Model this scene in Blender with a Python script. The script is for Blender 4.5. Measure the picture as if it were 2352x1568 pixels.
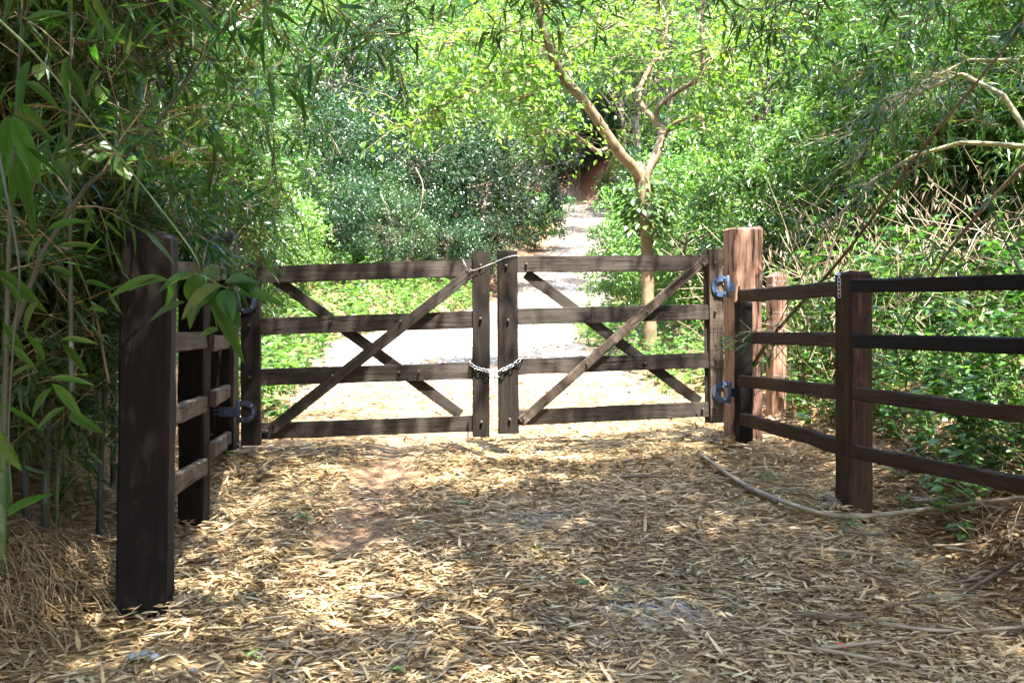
import bpy, math, random
import numpy as np
from mathutils import Vector, Matrix

# ------------------------------------------------------------------ scene, camera, light
sc = bpy.context.scene
for o in list(bpy.data.objects):
    bpy.data.objects.remove(o)
COL = sc.collection
CAMZ = 1.5
cam = bpy.data.cameras.new('camera')
cam.lens = 36.0; cam.sensor_width = 36.0; cam.sensor_fit = 'HORIZONTAL'
cam.clip_start = 0.05; cam.clip_end = 2000
camo = bpy.data.objects.new('camera', cam); COL.objects.link(camo)
camo.location = (0, 0, CAMZ); camo.rotation_euler = (math.radians(90), 0, 0)
sc.camera = camo

SUN_EL, SUN_AZ = math.radians(66), math.radians(155)   # azimuth clockwise from +Y: behind the camera, a little to the right
sdir = Vector((math.cos(SUN_EL) * math.sin(SUN_AZ), math.cos(SUN_EL) * math.cos(SUN_AZ), math.sin(SUN_EL)))
w = bpy.data.worlds.new('World'); sc.world = w; w.use_nodes = True
nt = w.node_tree
sky = nt.nodes.new('ShaderNodeTexSky'); sky.sky_type = 'NISHITA'; sky.sun_disc = False
sky.sun_elevation = SUN_EL; sky.sun_rotation = SUN_AZ
sky.air_density = 1.0; sky.dust_density = 1.6; sky.ozone_density = 1.0
bg = nt.nodes['Background']; bg.inputs['Strength'].default_value = 0.15
nt.links.new(sky.outputs[0], bg.inputs['Color'])
sun = bpy.data.lights.new('sun', 'SUN'); sun.energy = 4.0; sun.angle = math.radians(0.55); sun.color = (1.0, 0.95, 0.86)
suno = bpy.data.objects.new('sun', sun); COL.objects.link(suno)
suno.rotation_euler = sdir.to_track_quat('Z', 'Y').to_euler(); suno.location = (6, -14, 30)

sc.view_settings.view_transform = 'Standard'; sc.view_settings.look = 'None'
sc.view_settings.gamma = 1.0; sc.view_settings.use_curve_mapping = False
sc.view_settings.exposure = 3.55
sc.render.engine = 'CYCLES'
cy = sc.cycles
cy.max_bounces = 10; cy.diffuse_bounces = 5; cy.glossy_bounces = 3; cy.transmission_bounces = 6
cy.caustics_reflective = False; cy.caustics_refractive = False
cy.use_denoising = True
cy.sample_clamp_indirect = 6.0

rng = np.random.default_rng(7)
random.seed(7)
F = 2352.0
def PX(x, y, Y):            # a pixel of the 2352 px wide photograph at depth Y
    return Vector(((x - 1176) / F * Y, Y, CAMZ + (784 - y) / F * Y))

# ------------------------------------------------------------------ noise and terrain
_perm = np.random.default_rng(3).random((256, 256))
def vnoise(x, y):
    x = np.asarray(x, float); y = np.asarray(y, float)
    xi = np.floor(x).astype(int); yi = np.floor(y).astype(int)
    fx = x - xi; fy = y - yi
    fx = fx * fx * (3 - 2 * fx); fy = fy * fy * (3 - 2 * fy)
    g = lambda a, b: _perm[a & 255, b & 255]
    return ((g(xi, yi) * (1 - fx) + g(xi + 1, yi) * fx) * (1 - fy) + (g(xi, yi + 1) * (1 - fx) + g(xi + 1, yi + 1) * fx) * fy) - 0.5
def sstep(a, b, x):
    t = np.clip((np.asarray(x, float) - a) / (b - a), 0, 1)
    return t * t * (3 - 2 * t)
PY = [-60, -8, 0, 4.4, 4.95, 6.2, 6.6, 8.4, 12, 17, 22, 26, 31, 37, 47, 55, 80, 130, 260]
PZ = [-1.2, -.5, -.15, .08, .18, .38, .43, .58, .95, 1.5, 1.98, 2.45, 3.35, 4.7, 7.2, 10.0, 23, 46, 75]
RY = [-60, 0, 8.5, 13, 17, 20, 26, 33, 37, 46, 49, 52, 60, 80, 260]
RC = [0, 0, -.2, -.5, -1, -.4, 1.05, 2.1, 2.5, 3.6, 2.9, -.5, -9, -16, -30]
RW = [2.3, 2.3, 2.15, 2.1, 2.2, 1.75, 1.45, 1.6, 1.5, 1.45, 1.6, 2.2, 2.2, 1.5, 1.5]
def H(x, y):
    x = np.asarray(x, float); y = np.asarray(y, float)
    z = np.interp(y, PY, PZ)
    d = np.abs(x - np.interp(y, RY, RC)) - np.interp(y, RY, RW)
    left = x < np.interp(y, RY, RC)
    # beside the gate: an earth bank on the left, a shallow ditch and then a slope on the right
    near = 1 - sstep(8.5, 13, y)
    bank = .5 * sstep(-.1, .75, d) * near * sstep(1.0, 3.5, y)
    sl = bank + np.maximum(d - .4, 0) * .42
    sr = -.16 * sstep(0, .4, d) * (1 - sstep(.6, 1.3, d)) * (1 - sstep(6.4, 7.6, y)) + np.maximum(d - .5, 0) * .36
    cut = sstep(40, 48, y) * (1 - sstep(70, 80, y)) * 1.6 * sstep(.0, 1.2, d)
    side = np.where(left, sl, sr) + cut
    side = side * (1 - .55 * sstep(25, 60, np.abs(x)))
    amp = sstep(.2, 2.5, d)
    z = z + side + amp * .5 * vnoise(x * .35, y * .35) * sstep(8, 14, y)
    z = z + .05 * vnoise(x * 1.3 + 9, y * 1.3) + .022 * vnoise(x * 4.1, y * 4.1) + amp * .06 * vnoise(x * 3 + 5, y * 3)
    z = z + .22 * np.exp(-(((x + 2.42) / .32) ** 2 + ((y - 5.0) / .55) ** 2))
    # the worn wheel rut and a low ridge in the ground just this side of the gate
    rut = np.exp(-((x + 1.0 + .05 * vnoise(y * 2, y * 0)) / .16) ** 2) * sstep(4.6, 5.4, y) * (1 - sstep(9, 10, y))
    z = z - .035 * rut
    ridge = np.exp(-((y - 7.75 - .12 * x - .25 * vnoise(x * .9, x * 0 + 3)) / .14) ** 2) * (1 - sstep(2.0, 2.6, np.abs(x)))
    z = z + .045 * ridge
    return z
def G(px, py, y0=3.0, y1=90.0):          # where the ray through a pixel meets the ground
    Y = np.arange(y0, y1, .02)
    X = (px - 1176) / F * Y; Z = CAMZ + (784 - py) / F * Y
    hit = np.nonzero(Z <= H(X, Y))[0]
    i = hit[0] if len(hit) else len(Y) - 1
    return Vector((X[i], Y[i], float(H(X[i], Y[i]))))

# ------------------------------------------------------------------ materials
def newmat(name):
    m = bpy.data.materials.new(name); m.use_nodes = True
    nt = m.node_tree
    for n in list(nt.nodes): nt.nodes.remove(n)
    out = nt.nodes.new('ShaderNodeOutputMaterial')
    return m, nt, out
def ND(nt, typ, **kw):
    n = nt.nodes.new(typ)
    for k, v in kw.items():
        if k in n.inputs: n.inputs[k].default_value = v
        else: setattr(n, k, v)
    return n
def ramp(nt, stops, interp='LINEAR'):
    r = nt.nodes.new('ShaderNodeValToRGB'); r.color_ramp.interpolation = interp
    els = r.color_ramp.elements
    while len(els) < len(stops): els.new(0.5)
    for e, (p, c) in zip(els, stops):
        e.position = p; e.color = (*c, 1)
    return r
def leafmat(name, stops, trans=.35, rough=.42, spec=.5, tcol=(1.25, 1.4, .6), objvar=.45):
    m, nt, out = newmat(name); L = nt.links.new
    geo = ND(nt, 'ShaderNodeNewGeometry')
    r = ramp(nt, stops); L(geo.outputs['Random Per Island'], r.inputs[0])
    oi = ND(nt, 'ShaderNodeObjectInfo')
    hsv = ND(nt, 'ShaderNodeHueSaturation')
    mr = ND(nt, 'ShaderNodeMapRange'); mr.inputs['To Min'].default_value = 1 - objvar; mr.inputs['To Max'].default_value = 1 + objvar
    L(oi.outputs['Random'], mr.inputs[0]); L(mr.outputs[0], hsv.inputs['Value'])
    mh = ND(nt, 'ShaderNodeMath', operation='MULTIPLY_ADD'); mh.inputs[1].default_value = .035 * objvar / .35; mh.inputs[2].default_value = .5 - .0175 * objvar / .35
    fr = ND(nt, 'ShaderNodeMath', operation='FRACT'); ml = ND(nt, 'ShaderNodeMath', operation='MULTIPLY'); ml.inputs[1].default_value = 7.31
    L(oi.outputs['Random'], ml.inputs[0]); L(ml.outputs[0], fr.inputs[0]); L(fr.outputs[0], mh.inputs[0]); L(mh.outputs[0], hsv.inputs['Hue'])
    L(r.outputs[0], hsv.inputs['Color'])
    p = ND(nt, 'ShaderNodeBsdfPrincipled'); p.inputs['Roughness'].default_value = rough
    p.inputs['Specular IOR Level'].default_value = spec
    L(hsv.outputs[0], p.inputs['Base Color'])
    t = ND(nt, 'ShaderNodeBsdfTranslucent')
    mx = ND(nt, 'ShaderNodeMix', data_type='RGBA', blend_type='MULTIPLY'); mx.inputs[0].default_value = 1
    L(hsv.outputs[0], mx.inputs[6]); mx.inputs[7].default_value = (*tcol, 1)
    L(mx.outputs[2], t.inputs['Color'])
    ms = ND(nt, 'ShaderNodeMixShader'); ms.inputs[0].default_value = trans
    L(p.outputs[0], ms.inputs[1]); L(t.outputs[0], ms.inputs[2]); L(ms.outputs[0], out.inputs[0])
    return m
def woodmat(name, c0, c1, c2, scale=1.0, rough=.75, saw=0.0, streak=None):
    m, nt, out = newmat(name); L = nt.links.new
    tc = ND(nt, 'ShaderNodeTexCoord'); oi = ND(nt, 'ShaderNodeObjectInfo')
    add = ND(nt, 'ShaderNodeVectorMath', operation='ADD')
    sc3 = ND(nt, 'ShaderNodeVectorMath', operation='SCALE'); sc3.inputs['Scale'].default_value = 31.0
    cmb = ND(nt, 'ShaderNodeCombineXYZ')
    for i in range(3): L(oi.outputs['Random'], cmb.inputs[i])
    L(cmb.outputs[0], sc3.inputs[0]); L(tc.outputs['Object'], add.inputs[0]); L(sc3.outputs[0], add.inputs[1])
    mp = ND(nt, 'ShaderNodeMapping'); mp.inputs['Scale'].default_value = (38 * scale, 38 * scale, 1.7 * scale)
    L(add.outputs[0], mp.inputs[0])
    n1 = ND(nt, 'ShaderNodeTexNoise', Scale=1.0, Detail=7.0, Roughness=.65, Distortion=.6); L(mp.outputs[0], n1.inputs['Vector'])
    r = ramp(nt, [(.3, c0), (.5, c1), (.72, c2)]); L(n1.outputs['Fac'], r.inputs[0])
    n2 = ND(nt, 'ShaderNodeTexNoise', Scale=2.2, Detail=4.0); L(add.outputs[0], n2.inputs['Vector'])
    mr = ND(nt, 'ShaderNodeMapRange'); mr.inputs['From Min'].default_value = .3; mr.inputs['From Max'].default_value = .7
    mr.inputs['To Min'].default_value = .72; mr.inputs['To Max'].default_value = 1.28
    L(n2.outputs['Fac'], mr.inputs[0])
    hsv = ND(nt, 'ShaderNodeHueSaturation'); L(r.outputs[0], hsv.inputs['Color']); L(mr.outputs[0], hsv.inputs['Value'])
    colout = hsv.outputs[0]
    hgt = n1.outputs['Fac']
    if saw:                     # saw marks across the board
        wv = ND(nt, 'ShaderNodeTexNoise', Scale=1.0, Detail=3.0, Roughness=.8)
        mp2 = ND(nt, 'ShaderNodeMapping'); mp2.inputs['Scale'].default_value = (1.2, 1.2, 75)
        L(add.outputs[0], mp2.inputs[0]); L(mp2.outputs[0], wv.inputs['Vector'])
        mr2 = ND(nt, 'ShaderNodeMapRange'); mr2.inputs['From Min'].default_value = .36; mr2.inputs['From Max'].default_value = .55
        mr2.inputs['To Min'].default_value = 1 - saw; mr2.inputs['To Max'].default_value = 1.0
        L(wv.outputs['Fac'], mr2.inputs[0])
        h2 = ND(nt, 'ShaderNodeHueSaturation'); L(colout, h2.inputs['Color']); L(mr2.outputs[0], h2.inputs['Value']); colout = h2.outputs[0]
    if streak:                  # dark slanting checks in the timber
        mp3 = ND(nt, 'ShaderNodeMapping'); mp3.inputs['Rotation'].default_value = (0, math.radians(-28), 0); mp3.inputs['Scale'].default_value = (46, 7, 2.6)
        L(add.outputs[0], mp3.inputs[0])
        n3 = ND(nt, 'ShaderNodeTexNoise', Scale=1.0, Detail=2.0); L(mp3.outputs[0], n3.inputs['Vector'])
        mr3 = ND(nt, 'ShaderNodeMapRange'); mr3.inputs['From Min'].default_value = .60; mr3.inputs['From Max'].default_value = .68
        L(n3.outputs['Fac'], mr3.inputs[0])
        mm = ND(nt, 'ShaderNodeMix', data_type='RGBA'); L(mr3.outputs[0], mm.inputs[0]); L(colout, mm.inputs[6]); mm.inputs[7].default_value = (*streak, 1); colout = mm.outputs[2]
    mpc = ND(nt, 'ShaderNodeMapping'); mpc.inputs['Scale'].default_value = (26, 26, .9); L(add.outputs[0], mpc.inputs[0])
    nc = ND(nt, 'ShaderNodeTexNoise', Scale=1.0, Detail=3.0, Distortion=.3); L(mpc.outputs[0], nc.inputs['Vector'])
    sb = ND(nt, 'ShaderNodeMath', operation='SUBTRACT'); L(nc.outputs['Fac'], sb.inputs[0]); sb.inputs[1].default_value = .5
    ab = ND(nt, 'ShaderNodeMath', operation='ABSOLUTE'); L(sb.outputs[0], ab.inputs[0])
    ck = ND(nt, 'ShaderNodeMapRange'); ck.inputs['From Min'].default_value = .004; ck.inputs['From Max'].default_value = .022; L(ab.outputs[0], ck.inputs[0])
    nk = ND(nt, 'ShaderNodeTexNoise', Scale=3.0, Detail=1.0); L(add.outputs[0], nk.inputs['Vector'])
    nm = ND(nt, 'ShaderNodeMapRange'); nm.inputs['From Min'].default_value = .5; nm.inputs['From Max'].default_value = .42; L(nk.outputs['Fac'], nm.inputs[0])
    cm = ND(nt, 'ShaderNodeMath', operation='MAXIMUM'); L(ck.outputs[0], cm.inputs[0]); L(nm.outputs[0], cm.inputs[1])
    hk = ND(nt, 'ShaderNodeMix', data_type='RGBA'); L(cm.outputs[0], hk.inputs[0]); hk.inputs[6].default_value = (.008, .005, .004, 1); L(colout, hk.inputs[7]); colout = hk.outputs[2]
    # weather-bleached patches
    wn = ND(nt, 'ShaderNodeTexNoise', Scale=5.0, Detail=6.0, Roughness=.7); L(add.outputs[0], wn.inputs['Vector'])
    wr = ND(nt, 'ShaderNodeMapRange'); wr.inputs['From Min'].default_value = .56; wr.inputs['From Max'].default_value = .72; wr.inputs['To Max'].default_value = .4; L(wn.outputs['Fac'], wr.inputs[0])
    wm = ND(nt, 'ShaderNodeMix', data_type='RGBA'); L(wr.outputs[0], wm.inputs[0]); L(colout, wm.inputs[6]); wm.inputs[7].default_value = tuple(min(1, 1.5 * v + .002) for v in c2) + (1,); colout = wm.outputs[2]
    hm = ND(nt, 'ShaderNodeMath', operation='MULTIPLY'); L(hgt, hm.inputs[0]); L(cm.outputs[0], hm.inputs[1]); hgt = hm.outputs[0]
    p = ND(nt, 'ShaderNodeBsdfPrincipled'); p.inputs['Roughness'].default_value = rough; p.inputs['Specular IOR Level'].default_value = .18
    L(colout, p.inputs['Base Color'])
    b = ND(nt, 'ShaderNodeBump'); b.inputs['Strength'].default_value = .5; b.inputs['Distance'].default_value = .006
    L(hgt, b.inputs['Height']); L(b.outputs[0], p.inputs['Normal']); L(p.outputs[0], out.inputs[0])
    return m
def plain(name, col, rough=.5, metal=0.0, var=.25, nscale=30, bump=.2):
    m, nt, out = newmat(name); L = nt.links.new
    tc = ND(nt, 'ShaderNodeTexCoord'); n = ND(nt, 'ShaderNodeTexNoise', Scale=nscale, Detail=4.0); L(tc.outputs['Object'], n.inputs['Vector'])
    r = ramp(nt, [(.3, tuple(c * (1 - var) for c in col)), (.7, tuple(min(1, c * (1 + var)) for c in col))]); L(n.outputs['Fac'], r.inputs[0])
    p = ND(nt, 'ShaderNodeBsdfPrincipled'); p.inputs['Roughness'].default_value = rough; p.inputs['Metallic'].default_value = metal
    L(r.outputs[0], p.inputs['Base Color'])
    b = ND(nt, 'ShaderNodeBump'); b.inputs['Strength'].default_value = bump; b.inputs['Distance'].default_value = .003
    L(n.outputs['Fac'], b.inputs['Height']); L(b.outputs[0], p.inputs['Normal']); L(p.outputs[0], out.inputs[0])
    return m
def islandmat(name, stops, rough=.6, spec=.35, trans=0.0):
    m, nt, out = newmat(name); L = nt.links.new
    geo = ND(nt, 'ShaderNodeNewGeometry'); r = ramp(nt, stops); L(geo.outputs['Random Per Island'], r.inputs[0])
    p = ND(nt, 'ShaderNodeBsdfPrincipled'); p.inputs['Roughness'].default_value = rough; p.inputs['Specular IOR Level'].default_value = spec
    L(r.outputs[0], p.inputs['Base Color'])
    if trans:
        t = ND(nt, 'ShaderNodeBsdfTranslucent'); L(r.outputs[0], t.inputs['Color'])
        ms = ND(nt, 'ShaderNodeMixShader'); ms.inputs[0].default_value = trans
        L(p.outputs[0], ms.inputs[1]); L(t.outputs[0], ms.inputs[2]); L(ms.outputs[0], out.inputs[0])
    else: L(p.outputs[0], out.inputs[0])
    return m

M = {}
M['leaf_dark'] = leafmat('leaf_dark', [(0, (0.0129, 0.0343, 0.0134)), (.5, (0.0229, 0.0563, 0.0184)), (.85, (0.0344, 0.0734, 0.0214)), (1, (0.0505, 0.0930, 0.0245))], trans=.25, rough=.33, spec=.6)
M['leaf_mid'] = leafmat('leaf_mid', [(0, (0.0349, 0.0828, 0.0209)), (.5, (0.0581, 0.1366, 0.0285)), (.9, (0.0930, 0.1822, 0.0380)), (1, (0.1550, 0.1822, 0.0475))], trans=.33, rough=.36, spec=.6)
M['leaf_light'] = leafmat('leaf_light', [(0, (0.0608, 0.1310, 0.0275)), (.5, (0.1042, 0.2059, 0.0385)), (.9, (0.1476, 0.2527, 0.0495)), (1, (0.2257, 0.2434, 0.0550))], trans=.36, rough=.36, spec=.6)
M['leaf_tree'] = leafmat('leaf_tree', [(0, (0.0655, 0.1463, 0.0200)), (.5, (0.1123, 0.2145, 0.0250)), (1, (0.1778, 0.2730, 0.0350))], trans=.5, rough=.42, objvar=0)
M['leaf_bamboo'] = leafmat('leaf_bamboo', [(0, (0.0194, 0.0519, 0.0166)), (.5, (0.0333, 0.0854, 0.0199)), (.9, (0.0557, 0.1159, 0.0232)), (.965, (0.0890, 0.1281, 0.0265)), (1, (0.1835, 0.1342, 0.0332))], trans=.5, rough=.36, spec=.55, tcol=(1.2, 1.6, .5), objvar=.3)
M['leaf_ground'] = leafmat('leaf_ground', [(0, (0.0450, 0.1200, 0.0275)), (.5, (0.0825, 0.1840, 0.0385)), (1, (0.1275, 0.2320, 0.0550))], trans=.4, rough=.45, objvar=.1)
M['litter'] = islandmat('litter', [(0, (0.1428, 0.0792, 0.0362)), (.15, (0.2550, 0.1583, 0.0724)), (.45, (0.3978, 0.2819, 0.1357)), (.8, (0.4998, 0.3810, 0.2081)), (1, (0.6120, 0.4947, 0.3076))], rough=.55, trans=.12)
M['dry_twig'] = islandmat('dry_twig', [(0, (0.1008, 0.0684, 0.0360)), (.5, (0.2160, 0.1656, 0.1008)), (1, (0.3312, 0.2736, 0.1872))], rough=.7)
M['rootlets'] = islandmat('rootlets', [(0, (0.1200, 0.0720, 0.0360)), (.6, (0.2640, 0.1800, 0.0840)), (1, (0.4320, 0.3240, 0.1680))], rough=.8)
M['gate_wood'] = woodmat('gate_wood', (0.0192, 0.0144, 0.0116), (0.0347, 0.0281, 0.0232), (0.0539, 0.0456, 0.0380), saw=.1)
M['gate_stile_shaded'] = woodmat('gate_stile_shaded', (0.0059, 0.0040, 0.0030), (0.0119, 0.0084, 0.0065), (0.0208, 0.0154, 0.0119), saw=.1)  # darker copy of the gate wood: shade on the stiles put into the colour
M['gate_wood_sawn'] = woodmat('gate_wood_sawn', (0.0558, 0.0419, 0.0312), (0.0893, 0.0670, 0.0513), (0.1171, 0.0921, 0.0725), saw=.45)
M['post_red'] = woodmat('post_red', (0.1569, 0.0785, 0.0508), (0.2400, 0.1338, 0.0923), (0.3137, 0.1938, 0.1384), streak=(0.0355, 0.0213, 0.0156))
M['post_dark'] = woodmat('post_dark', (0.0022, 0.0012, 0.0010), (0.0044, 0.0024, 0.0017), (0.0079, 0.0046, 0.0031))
M['rail_wood'] = woodmat('rail_wood', (0.0180, 0.0092, 0.0050), (0.0354, 0.0190, 0.0107), (0.0603, 0.0350, 0.0205))
M['rail_grey'] = woodmat('rail_grey', (0.0336, 0.0240, 0.0168), (0.0624, 0.0456, 0.0312), (0.0960, 0.0744, 0.0528))
M['hinge_blue'] = plain('hinge_blue', (0.0413, 0.0784, 0.1568), rough=.4, var=.18, nscale=18)
M['hinge_dark'] = plain('hinge_dark', (.020, .028, .055), rough=.45, var=.3)  # dark straps, and the left hinges with their shade put into the colour
M['steel'] = plain('steel', (.42, .43, .45), rough=.36, metal=1.0, var=.15)
M['bolt'] = plain('bolt', (0.1350, 0.1170, 0.1035), rough=.45, metal=.7, var=.3)
M['wire'] = plain('wire', (.42, .40, .38), rough=.5, metal=.6, var=.3)
M['culm_green'] = plain('culm_green', (.09, .15, .05), rough=.35, var=.35, nscale=5)
M['culm_dark'] = plain('culm_dark', (.030, .042, .028), rough=.45, var=.4, nscale=5)
M['culm_pale'] = plain('culm_pale', (.30, .30, .16), rough=.4, var=.25, nscale=4)
M['culm_brown'] = plain('culm_brown', (.10, .062, .034), rough=.6, var=.35, nscale=5)
M['culm_dry'] = plain('culm_dry', (0.2380, 0.1890, 0.1260), rough=.6, var=.35, nscale=6)
M['bark_smooth'] = plain('bark_smooth', (0.1360, 0.0920, 0.0496), rough=.7, var=.6, nscale=6.5, bump=.9)
M['bark'] = plain('bark', (.12, .09, .065), rough=.85, var=.4, nscale=9, bump=.8)
M['pebble'] = plain('pebble', (0.2178, 0.2310, 0.2378), rough=.7, var=.25, nscale=40)
M['red_leaf'] = plain('red_leaf', (.40, .07, .03), rough=.5, var=.3)

def groundmat():
    m, nt, out = newmat('ground'); L = nt.links.new
    at = ND(nt, 'ShaderNodeAttribute', attribute_name='zone')
    sep = ND(nt, 'ShaderNodeSeparateColor'); L(at.outputs['Color'], sep.inputs[0])
    tc = ND(nt, 'ShaderNodeTexCoord')
    n1 = ND(nt, 'ShaderNodeTexNoise', Scale=2.2, Detail=6.0, Roughness=.6); L(tc.outputs['Object'], n1.inputs['Vector'])
    n2 = ND(nt, 'ShaderNodeTexNoise', Scale=28.0, Detail=5.0, Roughness=.7); L(tc.outputs['Object'], n2.inputs['Vector'])
    vo = ND(nt, 'ShaderNodeTexVoronoi', Scale=34.0); L(tc.outputs['Object'], vo.inputs['Vector'])
    soil = ramp(nt, [(.3, (.13, .075, .045)), (.55, (.22, .135, .083)), (.75, (.32, .21, .135))]); L(n2.outputs['Fac'], soil.inputs[0])
    grav = ramp(nt, [(0, (.11, .10, .09)), (.45, (.21, .195, .175)), (.8, (.32, .30, .28)), (1, (.44, .42, .4))])
    sg = ND(nt, 'ShaderNodeSeparateColor'); L(vo.outputs['Color'], sg.inputs[0]); L(sg.outputs[0], grav.inputs[0])
    gm = ND(nt, 'ShaderNodeMapRange'); gm.inputs['From Min'].default_value = .47; gm.inputs['From Max'].default_value = .56; L(n1.outputs['Fac'], gm.inputs[0])
    g2 = ND(nt, 'ShaderNodeMath', operation='MULTIPLY'); L(sep.outputs[0], g2.inputs[0])
    gadd = ND(nt, 'ShaderNodeMath', operation='MULTIPLY_ADD', use_clamp=True); L(gm.outputs[0], gadd.inputs[0]); gadd.inputs[1].default_value = .55; gadd.inputs[2].default_value = .45
    L(gadd.outputs[0], g2.inputs[1])
    mx = ND(nt, 'ShaderNodeMix', data_type='RGBA'); L(g2.outputs[0], mx.inputs[0]); L(grav.outputs[0], mx.inputs[7])
    cru = ramp(nt, [(.3, (.15, .09, .042)), (.5, (.26, .172, .08)), (.7, (.39, .28, .14))]); L(n2.outputs['Fac'], cru.inputs[0])
    mc = ND(nt, 'ShaderNodeMix', data_type='RGBA'); L(sep.outputs[2], mc.inputs[0]); L(soil.outputs[0], mc.inputs[6]); L(cru.outputs[0], mc.inputs[7])
    red = ramp(nt, [(.3, (.13, .045, .022)), (.7, (.27, .11, .055))]); L(n2.outputs['Fac'], red.inputs[0])
    L(mc.outputs[2], mx.inputs[6])
    mx2 = ND(nt, 'ShaderNodeMix', data_type='RGBA'); L(sep.outputs[1], mx2.inputs[0]); L(mx.outputs[2], mx2.inputs[6]); L(red.outputs[0], mx2.inputs[7])
    p = ND(nt, 'ShaderNodeBsdfPrincipled'); p.inputs['Roughness'].default_value = .9; p.inputs['Specular IOR Level'].default_value = .2
    L(mx2.outputs[2], p.inputs['Base Color'])
    hs = ND(nt, 'ShaderNodeMath', operation='ADD'); L(n2.outputs['Fac'], hs.inputs[0]); L(vo.outputs['Distance'], hs.inputs[1])
    b = ND(nt, 'ShaderNodeBump'); b.inputs['Strength'].default_value = .7; b.inputs['Distance'].default_value = .03
    L(hs.outputs[0], b.inputs['Height']); L(b.outputs[0], p.inputs['Normal']); L(p.outputs[0], out.inputs[0])
    return m
M['ground'] = groundmat()

# ------------------------------------------------------------------ mesh helpers
def mesh(name, V, T, mat, smooth=False):
    V = np.asarray(V, np.float32); T = np.asarray(T, np.int32)
    me = bpy.data.meshes.new(name)
    k = T.shape[1]
    me.vertices.add(len(V)); me.vertices.foreach_set('co', V.ravel())
    me.loops.add(T.size); me.loops.foreach_set('vertex_index', T.ravel())
    me.polygons.add(len(T)); me.polygons.foreach_set('loop_start', np.arange(0, T.size, k, dtype=np.int32))
    try: me.polygons.foreach_set('loop_total', np.full(len(T), k, np.int32))
    except Exception: pass
    me.polygons.foreach_set('use_smooth', np.full(len(T), smooth, bool))
    me.update(calc_edges=True)
    me.materials.append(M[mat])
    return me
def obj(name, me, parent=None, loc=None):
    o = bpy.data.objects.new(name, me); COL.objects.link(o)
    if loc is not None: o.location = loc
    if parent is not None: o.parent = parent
    return o
def empty(name, loc, rz=0, s=1):
    o = bpy.data.objects.new(name, None); COL.objects.link(o)
    o.empty_display_size = .1
    o.location = loc; o.rotation_euler = (0, 0, rz); o.scale = (s, s, s)
    return o
def tag(o, label=None, cat=None, group=None, kind=None):
    if label: o['label'] = label
    if cat: o['category'] = cat
    if group: o['group'] = group
    if kind: o['kind'] = kind
    return o
def copy_tree(o, parent=None):
    c = o.copy(); COL.objects.link(c); c.parent = parent
    for ch in list(o.children): copy_tree(ch, c)
    return c
class MB:                        # a triangle soup that becomes one mesh
    def __init__(s): s.V = []; s.T = []; s.n = 0
    def add(s, V, T):
        V = np.asarray(V, float).reshape(-1, 3); T = np.asarray(T, int).reshape(-1, 3)
        s.V.append(V); s.T.append(T + s.n); s.n += len(V); return s
    def mesh(s, name, mat, off=None, smooth=False):
        V = np.concatenate(s.V); 
        if off is not None: V = V - np.asarray(off, float)
        return mesh(name, V, np.concatenate(s.T), mat, smooth)
def norm(a): return a / np.maximum(np.linalg.norm(a, axis=-1, keepdims=True), 1e-9)
def smooth_path(pts, rad, n=6):
    pts = np.asarray(pts, float); rad = np.asarray(rad, float)
    if len(pts) < 3: n = max(n, 2)
    P = np.vstack([2 * pts[0] - pts[1], pts, 2 * pts[-1] - pts[-2]])
    out, ro = [], []
    for i in range(1, len(P) - 2):
        for t in np.arange(n) / n:
            a, b, c, d = P[i - 1], P[i], P[i + 1], P[i + 2]
            out.append(.5 * ((2 * b) + (-a + c) * t + (2 * a - 5 * b + 4 * c - d) * t * t + (-a + 3 * b - 3 * c + d) * t ** 3))
            ro.append(rad[i - 1] * (1 - t) + rad[i] * t)
    out.append(pts[-1]); ro.append(rad[-1])
    return np.array(out), np.array(ro)
def tube(pts, rad, k=8, wob=0.0, r=None):
    pts = np.asarray(pts, float); rad = np.asarray(rad, float); n = len(pts)
    tan = norm(np.gradient(pts, axis=0))
    up = np.array([0.31, .17, .93]); 
    if abs(tan[0] @ up) > .9: up = np.array([.9, .3, .1])
    a = norm(np.cross(tan, up)); b = np.cross(tan, a)
    th = np.arange(k) * 2 * math.pi / k
    rr = rad[:, None] * (1 + (wob * (r or rng).standard_normal((n, k)) if wob else 0))
    V = pts[:, None] + rr[..., None] * (np.cos(th)[None, :, None] * a[:, None] + np.sin(th)[None, :, None] * b[:, None])
    V = V.reshape(-1, 3)
    i = np.arange(n - 1)[:, None] * k; j = np.arange(k)[None]; j2 = (j + 1) % k
    q = np.stack([i + j, i + j2, i + k + j2, i + k + j], -1).reshape(-1, 4)
    T = np.vstack([q[:, [0, 1, 2]], q[:, [0, 2, 3]]])
    c0 = len(V); V = np.vstack([V, pts[:1], pts[-1:]])
    jj = np.arange(k); jn = (jj + 1) % k
    T = np.vstack([T, np.stack([jn, jj, np.full(k, c0)], -1), np.stack([(n - 1) * k + jj, (n - 1) * k + jn, np.full(k, c0 + 1)], -1)])
    return V, T
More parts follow.
